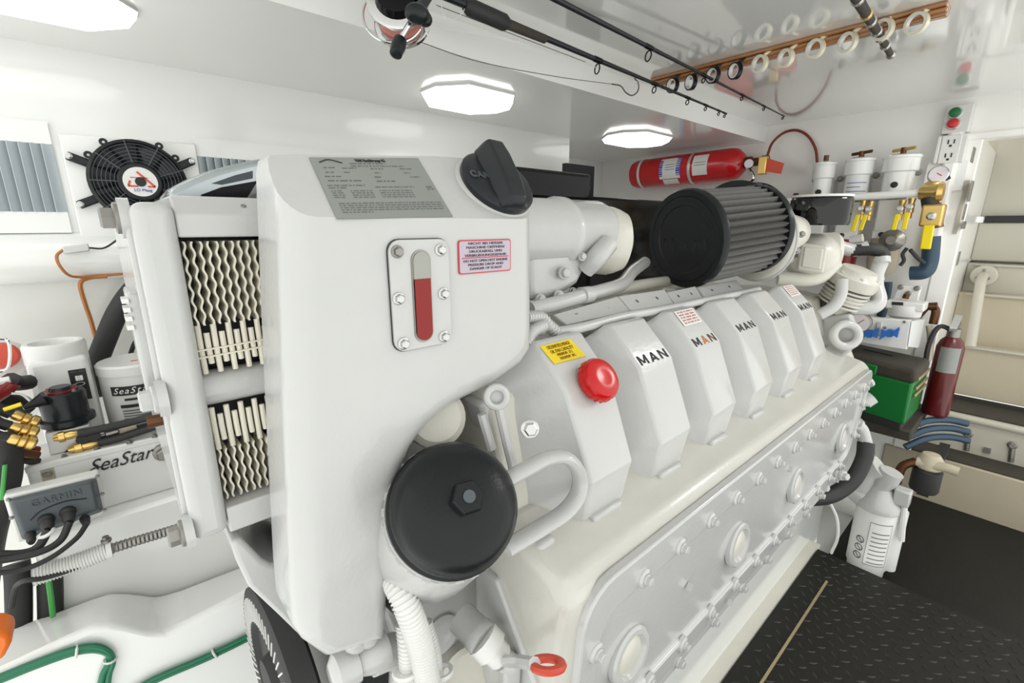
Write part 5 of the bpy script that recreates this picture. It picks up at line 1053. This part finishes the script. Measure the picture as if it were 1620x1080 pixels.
MB().lathe(rc_ + ra * -.025, ra, [(.047, 0), (.05, .003), (.05, .009), (.045, .011), (.030, .011), (.028, .013), (.028, .04), (.045, .042), (.05, .044), (.05, .048), (.044, .051)], 40).build('reel_frame', 'chrome', r1)
MB().lathe(rc_ + ra * -.013, ra, [(.038, 0), (.041, .005), (.041, .02), (.038, .025)], 36).build('line_spool', 'spool', r1)
MB().lathe(rc_ + ra * .026, ra, [(.036, 0), (.032, .012), (.018, .018)], 28).build('side_plate', 'gloss', r1)
h0, h1 = rc_ + ra * .05, P(636, 62, y=yr - .05); MB().tube([P(658, 22, y=yr - .06), P(645, 42, y=yr - .055), P(634, 60, y=yr - .05)], .004, 8).build('crank', 'chrome', r1)
MB().lathe(P(634, 62, y=yr - .05), P(624, 92, y=yr - .065) - P(634, 62, y=yr - .05), [(.006, 0), (.011, .004), (.012, .02), (.010, .034), (.004, .038)], 16).build('crank_knob', 'satin', r1)
pk = P(660, 22, y=yr - .075); MB().ball(pk, .019, (1.1, .9, .8), 18).build('drag_knob', 'satin', r1); MB().ball(P(672, 30, y=yr - .075), .013, (1, .8, .9), 14).build('drag_knob', 'satin', r1); MB().cyl(P(676, -6, y=yr - .05), P(664, 14, y=yr - .07), .009).build('drag_stem', 'satin', r1)
MB().torus(P(622, 25, y=yr - .0), ra, .050, .002, 40, 6).build('reel_ring', 'chrome', r1)
hook = MB(); hook.tube([P(663, 66, y=yr - .01), P(760, 98, y=yr - .005), P(880, 121, y=yr), P(968, 133, y=yr)], .0008, 5); hook.build('fishing_line', 'line', r1)
MB().tube([P(968, 133, y=yr), P(982, 136, y=yr), P(990, 146, y=yr), P(1000, 151, y=yr), P(1009, 144, y=yr), P(1010, 132, y=yr), P(1004, 124, y=yr)], .0017, 6).build('hook', 'line', r1)
MB().tube([P(668, 40, y=yr), P(790, 62, y=yr), P(900, 92, y=yr), P(1010, 130, y=yr), P(1060, 142, y=yr)], .0007, 5).build('fishing_line', 'plastic', r1)
MB().tube([P(690, 8, y=yr), P(800, 50, y=yr), P(926, 98, y=yr)], .0007, 5).build('fishing_line', 'line', r1)
MB().tube([P(697, 4, y=yr), P(702, 22, y=yr), P(716, 31, y=yr), P(733, 18, y=yr), P(738, -2, y=yr)], .0009, 5).build('fishing_line', 'plastic', r1)
a, b = P(850, -16, y=.70), P(1239, 183, y=.70)
r2 = rod('fishing_rod', 'thin black fishing rod, upper of two running through the rack rings', (a, b), .006, .002, ((.30, .011), (.52, .006), (.72, .005), (.86, .004), (.998, .0035)))
a, b = P(1345, -20, y=.30), P(1409, 86, y=.35); 
r3 = thing('rod_butt', 'short rod section with brass and steel bands hanging through a white ring', 'fishing rod', a)
d = (b - a); L = d.length; MB().lathe(a, d, [(.009, 0), (.008, L * .5), (.0065, L)], 12).build('blank', 'mat', r3)
for f in (.12, .30, .40, .55, .66, .80): MB().lathe(a + d * f, d, [(.0085, 0), (.0105, .002), (.0105, .010), (.0085, .012)], 12).build('band', 'steel' if f != .3 else 'brass', r3)
MB().lathe(b, d, [(.007, -.006), (.010, 0), (.010, .012), (.006, .014)], 12).build('end_fitting', 'steel', r3)
